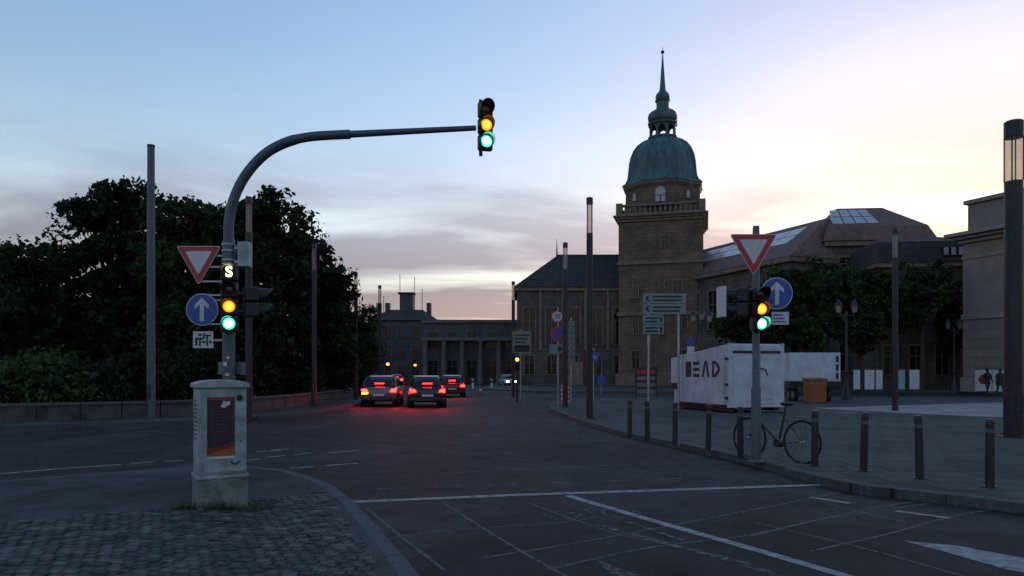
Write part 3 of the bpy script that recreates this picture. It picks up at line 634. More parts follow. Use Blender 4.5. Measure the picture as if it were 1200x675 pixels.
# ================================================================== VEGETATION
def leaf_mesh(clumps, n_per, size, spread):
    cs = np.repeat(np.array([c[:3] for c in clumps]), n_per, 0); rs = np.repeat(np.array([c[3] for c in clumps]), n_per)
    n = len(cs); d = rng.normal(size=(n, 3)); d /= np.linalg.norm(d, axis=1)[:, None]
    pos = cs + d * (rs * spread * rng.random(n) ** .5)[:, None] * np.array([1, 1, .75])
    u = rng.normal(size=(n, 3)); u /= np.linalg.norm(u, axis=1)[:, None]
    v = np.cross(u, rng.normal(size=(n, 3))); v /= np.linalg.norm(v, axis=1)[:, None]
    s = size * np.clip(np.exp(rng.normal(0, .38, n)), .45, 2.1)[:, None]
    a = pos - u * s; b = pos + v * s * .55; c = pos + u * s; e = pos - v * s * .55
    vs = np.stack([a, b, c, e], 1).reshape(-1, 3)
    me = bpy.data.meshes.new('crown'); me.vertices.add(4 * n); me.vertices.foreach_set('co', vs.ravel())
    me.loops.add(4 * n); me.loops.foreach_set('vertex_index', np.arange(4 * n, dtype=np.int32))
    me.polygons.add(n); me.polygons.foreach_set('loop_start', np.arange(0, 4 * n, 4, dtype=np.int32))
    me.update(calc_edges=True); return me
def tree(name, label, x, y, lobes, leaf, n_clump=190, n_per=60, size=.12, trunk_r=.22, cat='tree', group=None, z=PZ):
    """lobes: (dx,dy,z,rx,rz) ellipsoids in metres"""
    t = thing(name, label, cat, (x, y, z), 0, group); cl = []
    tot = sum(l[3] ** 2 * l[4] for l in lobes)
    for l in lobes:
        k = max(6, int(n_clump * (l[3] ** 2 * l[4]) / tot))
        for _ in range(k):
            d = rng.normal(size=3); d /= np.linalg.norm(d); rr = (.30 + .70 * rng.random() ** .6) * (0.84 + .30 * rng.random())
            cl.append((l[0] + d[0] * l[3] * rr, l[1] + d[1] * l[3] * rr, l[2] + d[2] * l[4] * rr, .32 + .72 * rng.random() ** 1.3))
    me = leaf_mesh(cl, int(n_per * 1.5), size, 1.0); me.materials.append(leaf)
    o = bpy.data.objects.new('crown', me); C.objects.link(o); o.parent = t
    if trunk_r > 0:
        zt = min(l[2] for l in lobes); top = max(l[2] + l[4] * .5 for l in lobes)
        b = MB(); b.tube([(0, 0, -.1), (.05, 0, .4), (.1, .05, zt * .6), (0, .1, zt), (-.1, 0, top)], [trunk_r * 1.35, trunk_r, trunk_r * .85, trunk_r * .7, trunk_r * .15], 9)
        b.build('trunk', M_bark, t, smooth=True)
        for k in range(0, len(cl), max(1, len(cl) // 12)):
            c = cl[k]; s0 = Vector((0, .05, min(zt * .75 + rng.random() * 1.2, c[2] - .3)))
            MB().tube([s0, s0.lerp(Vector(c[:3]), .5) + Vector((0, 0, .25)), c[:3]], [trunk_r * .42, trunk_r * .25, .02], 6).build('limb', M_bark, t, smooth=True)
    return t
def px_tree(name, label, cxp, Y, lobes_px, leaf, **kw):
    """lobes_px: (px x, px y, px rx, px rz, dy)"""
    s = Y / F; X = (cxp - 600) * s; z0 = kw.get('z', PZ)
    return tree(name, label, X, Y, [((x - cxp) * s, dy, CAMZ + (HY - y) * s - z0, rx * s, rz * s) for x, y, rx, rz, dy in lobes_px], leaf, **kw)
gl = 'trees behind the garden wall'
px_tree('broadleaf_tree', 'tallest dark broadleaf tree rising behind the plain mast', 130, 34, [(118, 240, 40, 28, 0), (90, 262, 26, 30, 0), (150, 232, 34, 24, 1), (120, 305, 60, 50, 1), (130, 375, 60, 45, 1)], M_leaf, n_clump=250, n_per=62, group=gl)
px_tree('broadleaf_tree', 'broad dark tree just left of the curved signal mast', 222, 34.5, [(212, 262, 36, 30, 0), (238, 268, 36, 34, 1), (215, 320, 50, 50, 0), (220, 385, 55, 42, 0)], M_leaf2, n_clump=220, n_per=62, group=gl)
px_tree('broadleaf_tree', 'rounded dark tree just right of the curved signal mast', 312, 35, [(310, 258, 34, 32, 0), (285, 268, 30, 32, 1), (335, 285, 32, 42, 0), (312, 330, 52, 50, 0), (320, 390, 50, 40, 0)], M_leaf, n_clump=240, n_per=62, group=gl)
px_tree('broadleaf_tree', 'tree at the right end of the garden wall sloping down to the street', 375, 40, [(362, 305, 26, 34, 0), (392, 340, 24, 26, 0), (375, 365, 40, 40, 0), (385, 405, 36, 28, 0)], M_leaf, n_clump=190, n_per=62, group=gl)
px_tree('broadleaf_tree', 'low dark tree at the left picture edge', 12, 32, [(8, 312, 32, 28, 0), (40, 330, 34, 32, 0), (10, 372, 55, 45, 0), (50, 395, 40, 36, 1)], M_leaf, n_clump=210, n_per=60, group=gl)
px_tree('broadleaf_tree', 'tree filling the gap between the left edge tree and the tallest tree', 66, 39, [(66, 318, 34, 40, 0), (70, 380, 50, 44, 0), (66, 410, 45, 28, 0)], M_leaf2, n_clump=170, n_per=56, group=gl)
px_tree('broadleaf_tree', 'dark tree deep behind the two trees flanking the curved mast', 262, 44, [(262, 290, 48, 45, 0), (262, 370, 55, 50, 0)], M_leaf2, n_clump=200, n_per=56, group=gl)
px_tree('broadleaf_tree', 'dark tree deep behind the plain mast', 178, 44, [(178, 290, 42, 40, 0), (178, 370, 55, 50, 0)], M_leaf, n_clump=200, n_per=56, group=gl)
px_tree('broadleaf_tree', 'tree outside the left edge whose crown reaches the frame', -70, 33, [(-60, 320, 60, 50, 0), (-70, 390, 60, 45, 0)], M_leaf, n_clump=150, n_per=56, group=gl)
px_tree('small_tree', 'small round street tree in the far gap left of the hall', 428, 70, [(425, 385, 18, 30, 0), (430, 412, 20, 20, 0)], M_leaf, n_clump=80, n_per=50, trunk_r=.15)
gs = 'shrubs behind the garden wall'
shr = ['clipped hedge bush with lit-toned leaves at the left edge', 'shrub beside the clipped hedge bush', 'shrub at the foot of the plain mast', 'shrub directly behind the grey cabinet', 'shrub right of the grey cabinet', 'shrub behind the small signs', 'shrub at the far end of the wall', 'last shrub by the gate pillars', 'shrub between plain mast and cabinet']
for i, (x, Y, rx, top) in enumerate([(38, 25.0, 48, 424), (110, 26.5, 36, 436), (165, 27.5, 38, 418), (245, 30, 36, 415), (290, 34, 34, 420), (335, 37, 30, 425), (372, 42, 28, 424), (405, 48, 24, 426), (205, 29, 34, 424)]):
    zc_ = 438 + 1.5 * F / Y * .6
    px_tree('shrub', shr[i], x, Y, [(x, (top + zc_ + 6) / 2, rx, (zc_ + 14 - top) / 2, .4), (x - rx * .5, (top + zc_ + 20) / 2, rx * .6, (zc_ - top) / 2.6, .2), (x + rx * .55, (top + zc_ + 16) / 2, rx * .55, (zc_ - top) / 2.4, .5)], M_leaf3 if i == 0 else M_leaf, n_clump=100, n_per=64, size=.085, trunk_r=0.0, cat='shrub', group=gs)
gr = 'trees on the square'
px_tree('square_tree', 'leafy tree just right of the right signal pole', 938, 58, [(930, 345, 36, 34, 0), (965, 340, 34, 36, 1), (945, 385, 46, 30, 0)], M_leaf2, n_clump=210, n_per=56, size=.15, group=gr)
px_tree('square_tree', 'leafy tree left of the pale street column on the square', 1008, 60, [(1000, 345, 34, 34, 0), (1025, 340, 28, 30, 0), (1005, 385, 34, 26, 0)], M_leaf2, n_clump=170, n_per=56, size=.15, group=gr)
px_tree('square_tree', 'thin tree right of the pale street column in front of the annexe', 1080, 62, [(1072, 340, 34, 30, 0), (1100, 335, 22, 28, 0), (1062, 370, 26, 22, 0)], M_leaf2, n_clump=150, n_per=52, size=.15, trunk_r=.2, group=gr)
px_tree('square_tree', 'slender tree against the glow beside the classical house', 1112, 66, [(1112, 350, 15, 40, 0), (1112, 400, 14, 24, 0)], M_leaf, n_clump=60, n_per=44, size=.13, trunk_r=.14, group=gr)
px_tree('square_tree', 'dark tree behind the white container and right signal', 868, 62, [(862, 375, 26, 24, 0), (885, 380, 28, 28, 0)], M_leaf, n_clump=120, n_per=54, size=.15, group=gr)
# ---------- garden wall, built from blocks
gw = thing('garden_wall', 'low stone garden wall along the trees on the left', 'wall', (0, 0, 0))
pts = resample(lw, 1.15)
for a, b_ in zip(pts, pts[1:]):
    if a.x < -33: continue
    d = (b_ - a).normalized(); mid = (a + b_) / 2; M = Matrix.Translation((mid.x, mid.y, 0)) @ Matrix.Rotation(math.atan2(d.y, d.x), 4, 'Z'); l = (b_ - a).length / 2
    MB().box(-l + .006, l - .006, -.16, .16, PZ - .05, .56, M).build('stone', M_wall, gw, bevel=.012, seg=1)
    MB().box(-l + .004, l - .004, -.21, .21, .562, .66, M).build('coping_stone', M_kerb, gw, bevel=.015, seg=1)
tag(sheet('garden_bed', [(p[0] - .3 if p[1] > 26 else p[0], p[1] + .2) for p in lw] + [(-60, 70), (-60, 16)], PZ + .02, mat('soil', (0.045, 0.04, 0.03), 0.95, 0, 0.4, 2, bump=0.5, bscale=8)), kind='structure')
for i, (x, lab) in enumerate(((308, 'left stone gate pillar behind the small street signs'), (323, 'right stone gate pillar behind the small street signs'))):
    gx, gy = G(x, 470, PZ)
    t = thing('gate_pillar', lab, 'pillar', (gx, gy, PZ), 0, 'gate pillars'); MB().box(-.2, .2, -.2, .2, 0, 1.7).build('shaft', M_plaster, t, bevel=.02); MB().box(-.26, .26, -.26, .26, 1.702, 1.85).build('cap', M_trim, t, bevel=.03)
# weeds round the cabinet
wd = MB()
for _ in range(520):
    a = random.uniform(0, 1); sx = cabx + random.uniform(-.42, .62); sy = caby + random.choice((random.uniform(-.10, .0), random.uniform(-.06, .45)))
    if abs(sx - cabx) < .29 and sy > caby: sy = caby - random.uniform(.0, .07)
    h = random.uniform(.03, .13); ax, ay = random.uniform(-.05, .05), random.uniform(-.05, .05); r_ = random.uniform(.004, .009); an = random.uniform(0, 6.28)
    wd.add([(sx - r_ * math.cos(an), sy - r_ * math.sin(an), PZ), (sx + r_ * math.cos(an), sy + r_ * math.sin(an), PZ), (sx + ax, sy + ay, PZ + h)], [(0, 1, 2)])
for cx_, cy_ in (G(200, 658, PZ), G(262, 660, PZ), G(140, 632, PZ)):
    for _ in range(130):
        sx = cx_ + random.gauss(0, .07); sy = cy_ + random.gauss(0, .05); h = random.uniform(.012, .035); an = random.uniform(0, 6.28); r_ = .008
        wd.add([(sx - r_ * math.cos(an), sy - r_ * math.sin(an), PZ), (sx + r_ * math.cos(an), sy + r_ * math.sin(an), PZ), (sx + random.uniform(-.05, .05), sy + random.uniform(-.05, .05), PZ + h)], [(0, 1, 2)])
tag(wd.build('weeds', M_grass), 'green weeds growing round the cabinet foot and between setts', 'weeds', kind='stuff')

# ================================================================== STREET FURNITURE
RX90 = Matrix.Rotation(R(90), 4, 'X')
def disc(b, x, z, r, y0, y1, n=28): return b.lathe([(r, -y1), (r, -y0)], n, Matrix.Translation((x, 0, z)) @ Matrix.Rotation(R(90), 4, 'X'))   # faces -y at y0
def signal_head(par, x, y, ztop, states, rz=0, sp=.24, lens=.1, shell=M_black, hw=.13, dp=.19, vl=.15):
    """vertical signal head under par; states top to bottom; front looks along local -y"""
    M0 = Matrix.Translation((x, y, 0)) @ Matrix.Rotation(rz, 4, 'Z')
    n = len(states); hs2 = MB()
    for i in range(n): hs2.box(-hw, hw, 0, dp, ztop - (i + 1) * sp + .006, ztop - i * sp - .006, M0)
    head = hs2.build('signal_head', shell, par, bevel=.025)
    for i, st in enumerate(states):
        zc2 = ztop - (i + .5) * sp; Ml = M0 @ Matrix.Translation((0, 0, zc2)) @ Matrix.Rotation(R(90), 4, 'X')
        m = {'g': G_green, 'a': G_amber, 'r': G_red, 'roff': G_redoff, 'off': M_black, 's': M_black}[st]
        MB().lathe([(lens + .012, .002), (lens + .012, .02), (lens - .004, .02)], 24, Ml).build('lens_ring', shell, head)
        if st == 's': text_mesh('S', .205, G_S, head, M0 @ Vector((0, -.026, zc2)), (R(90), 0, rz), 'transit_symbol', .003, .004)
        else: MB().lathe([(lens - .006, .021), (lens * .62, .036), (.002, .037)], 24, Ml).build('lens', m, head, smooth=True)
        if st in 'ga': MB().lathe([(lens * .64, .037), (lens * .5, .042), (lens * .25, .046), (.002, .048)], 24, Ml).build('lens_core', G_greencore if st == 'g' else G_ambercore, head, smooth=True)
        vz = MB(); k = 18; vs = []
        for j in range(k):      # open hood: 250 degrees of a tube, longer on top
            a = R(-35 + 250 * j / (k - 1)); ln = .06 + vl * max(0, math.sin(a) * .5 + .5)
            for r_, yy in ((lens + .018, 0), (lens + .014, -ln)): vs.append(M0 @ Vector((r_ * math.cos(a), yy, zc2 + r_ * math.sin(a))))
        vz.add(vs, [(2 * j, 2 * j + 2, 2 * j + 3, 2 * j + 1) for j in range(k - 1)])
        vo = vz.build('visor', shell, head); so_ = vo.modifiers.new('s', 'SOLIDIFY'); so_.thickness = .006
    return head
def yield_sign(par, x, y, ztop, w_):
    h = w_ * .875
    def tri(k, r=.05):
        cx_, cz = x, ztop - h / 3; p = [(x - w_ / 2, ztop), (x + w_ / 2, ztop), (x, ztop - h)]
        p = [(cx_ + (a - cx_) * k, cz + (b_ - cz) * k) for a, b_ in p]; out = []
        for i in range(3):
            c = Vector(p[i]); a = Vector(p[i - 1]); b_ = Vector(p[(i + 1) % 3]); A = c + (a - c).normalized() * r; B = c + (b_ - c).normalized() * r
            for t in (0, .25, .5, .75, 1): out.append(tuple(A * (1 - t) ** 2 + c * 2 * t * (1 - t) + B * t * t))
        return out
    s = MB().prism(tri(1.0), y, y + .015, 'y').build('yield_sign', M_white, par)
    MB().prism(tri(.955), y - .004, y - .001, 'y').build('red_border', M_red, s)
    MB().prism(tri(.60, .03), y - .008, y - .005, 'y').build('white_field', M_white, s)
    return s
def arrow_sign(par, x, y, z, r):
    b = MB().lathe([(r, 0), (r, .015)], 32, Matrix.Translation((x, y + .015, z)) @ RX90).build('arrow_sign', M_white, par)
    MB().lathe([(r * .945, .0), (r * .945, .003)], 32, Matrix.Translation((x, y - .001, z)) @ RX90).build('blue_field', M_blue, b)
    a = [(-.13, -.72), (.13, -.72), (.13, .30), (.44, .02), (.44, .30), (0, .72), (-.44, .30), (-.44, .02), (-.13, .30)]
    MB().prism([(x + u * r, z + v * r) for u, v in a], y - .009, y - .005, 'y').build('arrow', M_white, b); return b
# ---------- curved signal mast (left)
MY = 10.5; mx0 = (268 - 600) * MY / F
ms = thing('signal_mast', 'curved grey traffic signal mast with long arm behind the cabinet', 'traffic light', (mx0, MY, PZ))
def mp_(x, y): X, Z = XZ(x, y, MY); return (X - mx0, 0, Z - PZ)
MB().tube([(0, 0, 0), (0, 0, .03), (0, 0, mp_(268, 452)[2])], [.14, .105, .105], 20).build('sleeve', M_mast, ms, smooth=True)
MB().tube([(0, 0, mp_(268, 452)[2]), mp_(268, 286), mp_(268, 280)], [.088, .088, .074], 20).build('post', M_mast, ms, smooth=True)
arc = [(268, 282), (268.3, 262), (272, 240), (281, 217), (295, 196), (314, 178), (338, 166), (366, 160), (408, 157.5)]
MB().tube([mp_(*p) for p in smooth_pts(arc, 4)], [.072] * 26 + [.066] * 7, 20).build('bend', M_mast, ms, smooth=True)
MB().tube([mp_(405, 157.6), mp_(410, 157.4), mp_(411, 157.3), mp_(558, 150)], [.066, .066, .05, .038], 16).build('arm', M_mast, ms, smooth=True)
cl = MB()
for yy in (287, 294, 305, 310): cl.tube([mp_(268, yy + 1), mp_(268, yy - 1)], .098, 20)
cl.build('clamp', M_galv, ms, smooth=True)
for k in range(6):
    zz = .5 + random.random() * 0.9; an = R(random.uniform(200, 330))
# sticker patches on the post
st_ = MB()
for z_, x_, w_, h_ in ((1.30, -.03, .05, .05), (1.42, .02, .06, .035), (1.56, -.01, .05, .06), (1.66, .03, .04, .04)): st_.box(x_ - w_ / 2, x_ + w_ / 2, -.108, -.1055 + .003, z_, z_ + h_)
st_.build('sticker', M_white, ms)
# detector box
dx, _, dz0 = mp_(281, 313); dz1 = mp_(281, 284)[2]
db = MB().box(dx - .01, dx + .15, -.08, .10, dz0, dz1).build('control_box', M_cabtop, ms, bevel=.01); MB().box(.08, dx - .012, -.02, .02, dz0 + .06, dz0 + .10).box(.08, dx - .012, -.02, .02, dz1 - .1, dz1 - .06).build('bracket', M_galv, db)
hx = mp_(276, 0)[0]
signal_head(ms, hx, -.24, mp_(0, 312)[2], ['s', 'roff', 'a', 'g'], rz=R(17), sp=.242, lens=.088, hw=.115, dp=.15, vl=.12)
signal_head(ms, mp_(570, 0)[0], -.10, mp_(0, 121)[2], ['roff', 'a', 'g'], rz=R(16), sp=.235, lens=.088, hw=.105, dp=.12, vl=.1)
MB().box(mp_(563, 0)[0] - .02, mp_(563, 0)[0] + .03, -.05, .05, mp_(0, 182)[2], mp_(0, 118)[2]).build('head_rail', M_black, ms)
signal_head(ms, mp_(301, 0)[0] + .02, -.02, mp_(0, 337)[2], ['roff', 'off'], rz=R(118), sp=.22, lens=.085)
MB().tube([(.08, 0, mp_(0, 345)[2]), mp_(296, 345)], .025, 8).tube([(.08, 0, mp_(0, 366)[2]), mp_(296, 366)], .025, 8).build('side_bracket', M_mast, ms)
yield_sign(ms, mp_(234.5, 0)[0], -.05, mp_(0, 289)[2], .645)
arrow_sign(ms, mp_(238.5, 0)[0], -.05, mp_(0, 363)[2], .232)
for yy in (300, 313, 330, 346, 352, 380): MB().box(mp_(236, 0)[0], -.06, -.03, -.005, mp_(0, yy)[2] - .012, mp_(0, yy)[2] + .012).build('sign_bracket', M_galv, ms)
a, b_ = mp_(228, 408), mp_(251.5, 388.5)
pt = MB().box(a[0], b_[0], -.05, -.04, a[2], b_[2]).build('small_plate', M_white, ms)
gf = MB()
for k, (u, v, uu, vv) in enumerate([(.1, .15, .22, .6), (.16, .5, .5, .62), (.3, .1, .38, .5), (.42, .3, .62, .42), (.5, .55, .58, .9), (.66, .12, .74, .7), (.6, .7, .9, .8), (.8, .3, .92, .44), (.26, .74, .44, .86)]):
    gf.box(a[0] + (b_[0] - a[0]) * u, a[0] + (b_[0] - a[0]) * uu, -.054, -.051, a[2] + (b_[2] - a[2]) * v, a[2] + (b_[2] - a[2]) * vv)
gf.build('scrawl', M_black, pt); MB().box(b_[0], -.06, -.04, -.02, a[2] + .1, a[2] + .13).build('sign_bracket', M_galv, pt)
a, b_ = mp_(252, 439), mp_(284, 424)
MB().box(a[0], b_[0], .11, .125, a[2], b_[2]).build('plate_back', M_signback, ms)
# ---------- right signal pole
QY = 12.0; qx0 = (886 - 600) * QY / F
qs = thing('signal_pole', 'straight signal pole with yield sign and glowing green by the bollards', 'traffic light', (qx0, QY, PZ))
def qp(x, y): X, Z = XZ(x, y, QY); return (X - qx0, 0, Z - PZ)
MB().tube([(0, 0, 0), (0, 0, .04), (0, 0, 1.2), (0, 0, 1.25), (0, 0, qp(0, 268)[2]), (0, 0, qp(0, 265)[2])], [.13, .08, .08, .06, .055, .05], 18).build('post', M_mast, qs, smooth=True)
signal_head(qs, qp(886.5, 0)[0], -.22, qp(0, 338)[2], ['roff', 'a', 'g'], rz=R(3), sp=.24, lens=.095, hw=.125)
signal_head(qs, qp(862, 0)[0], -.02, qp(0, 338)[2], ['roff', 'off'], rz=R(-100), sp=.24, lens=.095)
a, b_ = qp(843, 372), qp(849, 336); MB().box(a[0], b_[0], -.12, .18, a[2], b_[2]).build('contrast_board', M_white, qs, bevel=.01)
MB().tube([(0, 0, qp(0, 345)[2]), qp(850, 345)], .02, 8).tube([(0, 0, qp(0, 366)[2]), qp(850, 366)], .02, 8).build('side_bracket', M_mast, qs)
yield_sign(qs, qp(881, 0)[0], -.09, qp(0, 275.5)[2], .78)
arrow_sign(qs, qp(908, 0)[0], -.09, qp(0, 344.5)[2], .262)
a, b_ = qp(902, 381), qp(922, 366); pt = MB().box(a[0], b_[0], -.09, -.08, a[2], b_[2]).build('small_plate', M_white, qs)
for k in range(3): MB().box(a[0] + .03, b_[0] - .04 - .03 * k, -.094, -.091, a[2] + .04 + k * .055, a[2] + .06 + k * .055).build('line', M_blue, pt)
for yy in (290, 302, 338, 352, 373): MB().box(-.02, qp(908, 0)[0] if yy > 320 else .02, -.075, -.05, qp(0, yy)[2] - .012, qp(0, yy)[2] + .012).build('sign_bracket', M_galv, qs)
# ---------- column street lamps
LH = 7.3
def column_lamp(label, x, Y, ht=LH, r=.105, glass_len=.95, lean=0):
    t = thing('column_lamp', label, 'street lamp', ((x - 600) * Y / F, Y, PZ), 0, 'column street lamps'); h = ht - PZ; g0 = h - glass_len - r * 2
    MB().tube([(0, 0, 0), (0, 0, .02), (0, 0, .02), (0, 0, 1.0), (0, 0, 1.0), (0, 0, g0)], [r * 1.7, r * 1.7, r * 1.08, r * 1.08, r, r], 18).build('column', M_mastd, t, smooth=True)
    MB().tube([(0, 0, g0), (0, 0, g0 + glass_len)], r * .94, 18).build('glass', M_lampglass, t, smooth=True)
    fr_ = MB()
    for k in range(4):
        an = R(45 + 90 * k); fr_.tube([(r * .97 * math.cos(an), r * .97 * math.sin(an), g0), (r * .97 * math.cos(an), r * .97 * math.sin(an), g0 + glass_len)], r * .09, 6)
    fr_.build('glass_bar', M_mastd, t)
    MB().tube([(0, 0, g0 + glass_len), (0, 0, h - .02), (0, 0, h)], [r * 1.04, r * 1.04, r * .9], 18).build('cap', M_mastd, t, smooth=True)
    d = MB().box(-r * .45, r * .45, -r * 1.12, -r * .95, .55, .95).build('service_door', M_mastd, t); return t
column_lamp('column lamp behind the curved signal mast', 291.5, 23.5)
column_lamp('column lamp in front of the sloping tree on the left', 368, 31.9)
column_lamp('column lamp at the far edge of the left trees', 417, 41)
column_lamp('column lamp against the purple sky left of the street gap', 445, 47)
column_lamp('column lamp left of the tower before the museum wing', 691, 23.6)
column_lamp('column lamp beside the narrow stack of direction plates', 662.5, 31.7)
column_lamp('column lamp at the left end of the museum wing', 601.5, 45)
column_lamp('column lamp standing on the pale path of the square', 1049, 28.6)
lr = column_lamp('thick column lamp nearest the right picture edge', 1188, 16.6, 7.35, .19, 1.0)
# plain mast
gx, gy = G(177, 489, PZ)
pm = thing('plain_mast', 'tall plain grey steel mast in front of the garden wall', 'mast', (gx, gy, PZ))
MB().tube([(0, 0, 0), (0, 0, .05), (0, 0, .05), (0, 0, 9.0)], [.22, .22, .14, .115], 18).build('pole', M_mast, pm, smooth=True)
MB().lathe([(.12, 9.0), (.125, 9.02), (.125, 9.07), (.02, 9.1)], 18).build('cap', M_mastd, pm); MB().box(-.06, .06, -.155, -.13, .6, 1.1).build('service_door', M_mastd, pm)
# ---------- historic lanterns
def lantern(label, x, Y, n=2, ht=5.6):
    t = thing('lantern_post', label, 'street lamp', ((x - 600) * Y / F, Y, PZ), 0, 'historic lanterns')
    MB().lathe([(.32, 0), (.32, .1), (.2, .3), (.22, .6), (.12, .8), (.09, 1.5), (.11, 1.55), (.07, 1.62), (.05, ht - 1.0), (.09, ht - .95), (.06, ht - .9), (.05, ht - .6)], 14).build('post', M_mastd, t, smooth=True)
    xs = (-.45, .45) if n == 2 else (-.55, 0, .55)
    MB().tube([(xs[0], 0, ht - .75), (xs[0] * .5, 0, ht - .9), (0, 0, ht - .8), (xs[-1] * .5, 0, ht - .9), (xs[-1], 0, ht - .75)], .03, 8).build('cross_arm', M_mastd, t)
    for x_ in xs:
        z_ = ht - .75 + (.12 if x_ == 0 else 0); g = MB().lathe([(.11, z_ + .05), (.2, z_ + .5)], 6, Matrix.Translation((x_, 0, 0))).build('lantern_glass', M_lampglass, t)
        MB().lathe([(.24, z_ + .5), (.2, z_ + .56), (.07, z_ + .72), (.05, z_ + .8), (.01, z_ + .86)], 6, Matrix.Translation((x_, 0, 0))).lathe([(.05, z_), (.13, z_ + .05)], 6, Matrix.Translation((x_, 0, 0))).build('lantern_cap', M_mastd, g)
    return t
lantern('historic twin lantern post on the square left of the pale column', 992, 41, 2)
lantern('historic lantern post in front of the tower foot', 822, 48, 3)
lantern('historic lantern post far back beside the classical house', 1118, 56, 2)
# ---------- bollards
bpx = [(738, 514), (759, 518.5), (791, 522), (830, 528), (868, 535), (955, 546), (1012, 552), (1078, 561), (1160, 571)]
names_ = ['farthest bollard of the row, left of the striped board', 'second bollard from the far end of the row', 'third bollard from the far end, below the container tailgate', 'fourth bollard from the far end, below the white container', 'bollard just left of the right signal pole', 'bollard beside the parked bicycle', 'third bollard from the right edge', 'second bollard from the right edge', 'nearest bollard, at the right edge']
b0 = None
for (x, y), lab in zip(bpx, names_):
    gx, gy = G(x, y, PZ)
    if b0 is None:
        b0 = thing('bollard', lab, 'bollard', (gx, gy, PZ), 0, 'bollards along the right kerb')
        MB().lathe([(.085, 0), (.085, .015), (.055, .02), (.052, .80), (.056, .80), (.056, .84), (.045, .87), (.01, .88)], 14).build('post', M_mastd, b0, smooth=True)
        MB().lathe([(.0545, .70), (.0545, .75)], 14).build('band', M_mast, b0, smooth=True)
    else: dup(b0, (gx, gy, PZ), 0, lab).rotation_euler = (random.uniform(-.02, .02), random.uniform(-.025, .025), random.uniform(0, 6))
# ---------- cabinet
cb_ = thing('utility_cabinet', 'grey-green utility cabinet with a purple poster on the setts', 'cabinet', (cabx - .02, caby + .22, PZ), R(30))
W2, D2 = .245, .2
MB().box(-W2 - .01, W2 + .01, -D2 - .01, D2 + .01, -.05, .33).build('base', M_cabbase, cb_, bevel=.008)
MB().box(-W2 - .02, W2 + .02, -D2 - .02, D2 + .02, .332, .372).build('ledge', M_cab, cb_, bevel=.006)
MB().box(-W2, W2, -D2, D2, .374, 1.30).build('body', M_cab, cb_, bevel=.012)
door = MB().box(-W2 + .05, W2 - .012, -D2 - .014, -D2 - .001, .40, 1.275).build('door', M_cab, cb_, bevel=.006)
MB().box(-W2 + .09, W2 - .125, -D2 - .020, -D2 - .016, .575, 1.20).build('poster', mat('poster_purple', (0.04, 0.012, 0.032), .4, 0, .3, 5), door)
po = bpy.data.objects['poster']
PX0, PX1 = -W2 + .09, W2 - .125
MB().box(PX0, PX1, -D2 - .0195, -D2 - .0155, .545, .572).build('poster_margin', M_white, po)
bot = [(PX0, .577), (PX1, .577), (PX1, .665), (PX1 - .06, .660), (PX0 + .12, .630), (PX0 + .05, .612), (PX0, .60)]
MB().prism(bot, -D2 - .0225, -D2 - .0205, 'y').build('orange_swoosh', mat('poster_orange', (0.32, 0.10, .02), .4, 0, .2, 6), po)
MB().prism([(PX0, .602), (PX0 + .05, .614), (PX0 + .12, .632), (PX1, .668), (PX1, .72), (PX0 + .1, .675), (PX0, .66)], -D2 - .0225, -D2 - .0205, 'y').build('red_swoosh', mat('poster_red', (.20, .015, .03), .4, 0, .2, 6), po)
tl = MB()
for k in range(9):
    z_ = 1.05 - k * .036; tl.box(PX0 + .03, PX1 - random.choice((.04, .07, .1)), -D2 - .0222, -D2 - .0205, z_, z_ + .006)
tl.build('text_line', mat('poster_text', (.10, .05, .075), .4, 0, .2, 6), po)
MB().box(PX0 + .01, PX1 - .02, -D2 - .0222, -D2 - .0205, 1.175, 1.187).build('headline', M_red, po)
MB().prism([(PX0 + .13, 1.10), (PX0 + .17, 1.085), (PX0 + .2, 1.11), (PX0 + .23, 1.12), (PX0 + .225, 1.16), (PX0 + .19, 1.15), (PX0 + .16, 1.165), (PX0 + .15, 1.13)], -D2 - .0222, -D2 - .0205, 'y').build('figure_print', M_white, po)
disc(MB(), 0, 0, 0.001, 0, .001)
MB().lathe([(.035, .0), (.035, .003)], 18, Matrix.Translation((W2 - .075, -D2 - .0145, 1.19)) @ RX90).build('round_sticker', M_black, door)
tg = MB()
for r0, r1 in ((.05, .056), (.03, .045)):
    vs = []
    for a in np.linspace(math.pi * 1.02, math.pi * 2.0, 12):
        vs += [(W2 - .12 + r0 * math.cos(a), -D2 - .0155, .52 + r0 * math.sin(a)), (W2 - .12 + r1 * math.cos(a), -D2 - .0155, .52 + r1 * math.sin(a))]
    tg.add(vs, [(2 * i, 2 * i + 1, 2 * i + 3, 2 * i + 2) for i in range(11)])
tg.build('graffiti_tag', M_black, door)
MB().tube([(W2 - .06, -D2 - .02, .72), (W2 - .06, -D2 - .035, .74), (W2 - .06, -D2 - .035, .84), (W2 - .06, -D2 - .02, .86)], .009, 8).build('door_handle', M_galv, door)
lv = MB()
for k in range(10): lv.box(-W2 - .004, -W2 - .0005, -.12, .12, .75 + k * .045, .765 + k * .045)
lv.build('vent_louvre', M_black, cb_)
vt = [(-W2 - .03, 1.302), (W2 + .03, 1.302), (W2 + .03, 1.335)] + [((W2 + .03) * math.cos(a), 1.335 + .05 * math.sin(a)) for a in np.linspace(.15, math.pi - .15, 14)] + [(-W2 - .03, 1.335)]
MB().prism(vt, -D2 - .03, D2 + .03, 'y').build('roof', M_cabtop, cb_, bevel=.006)
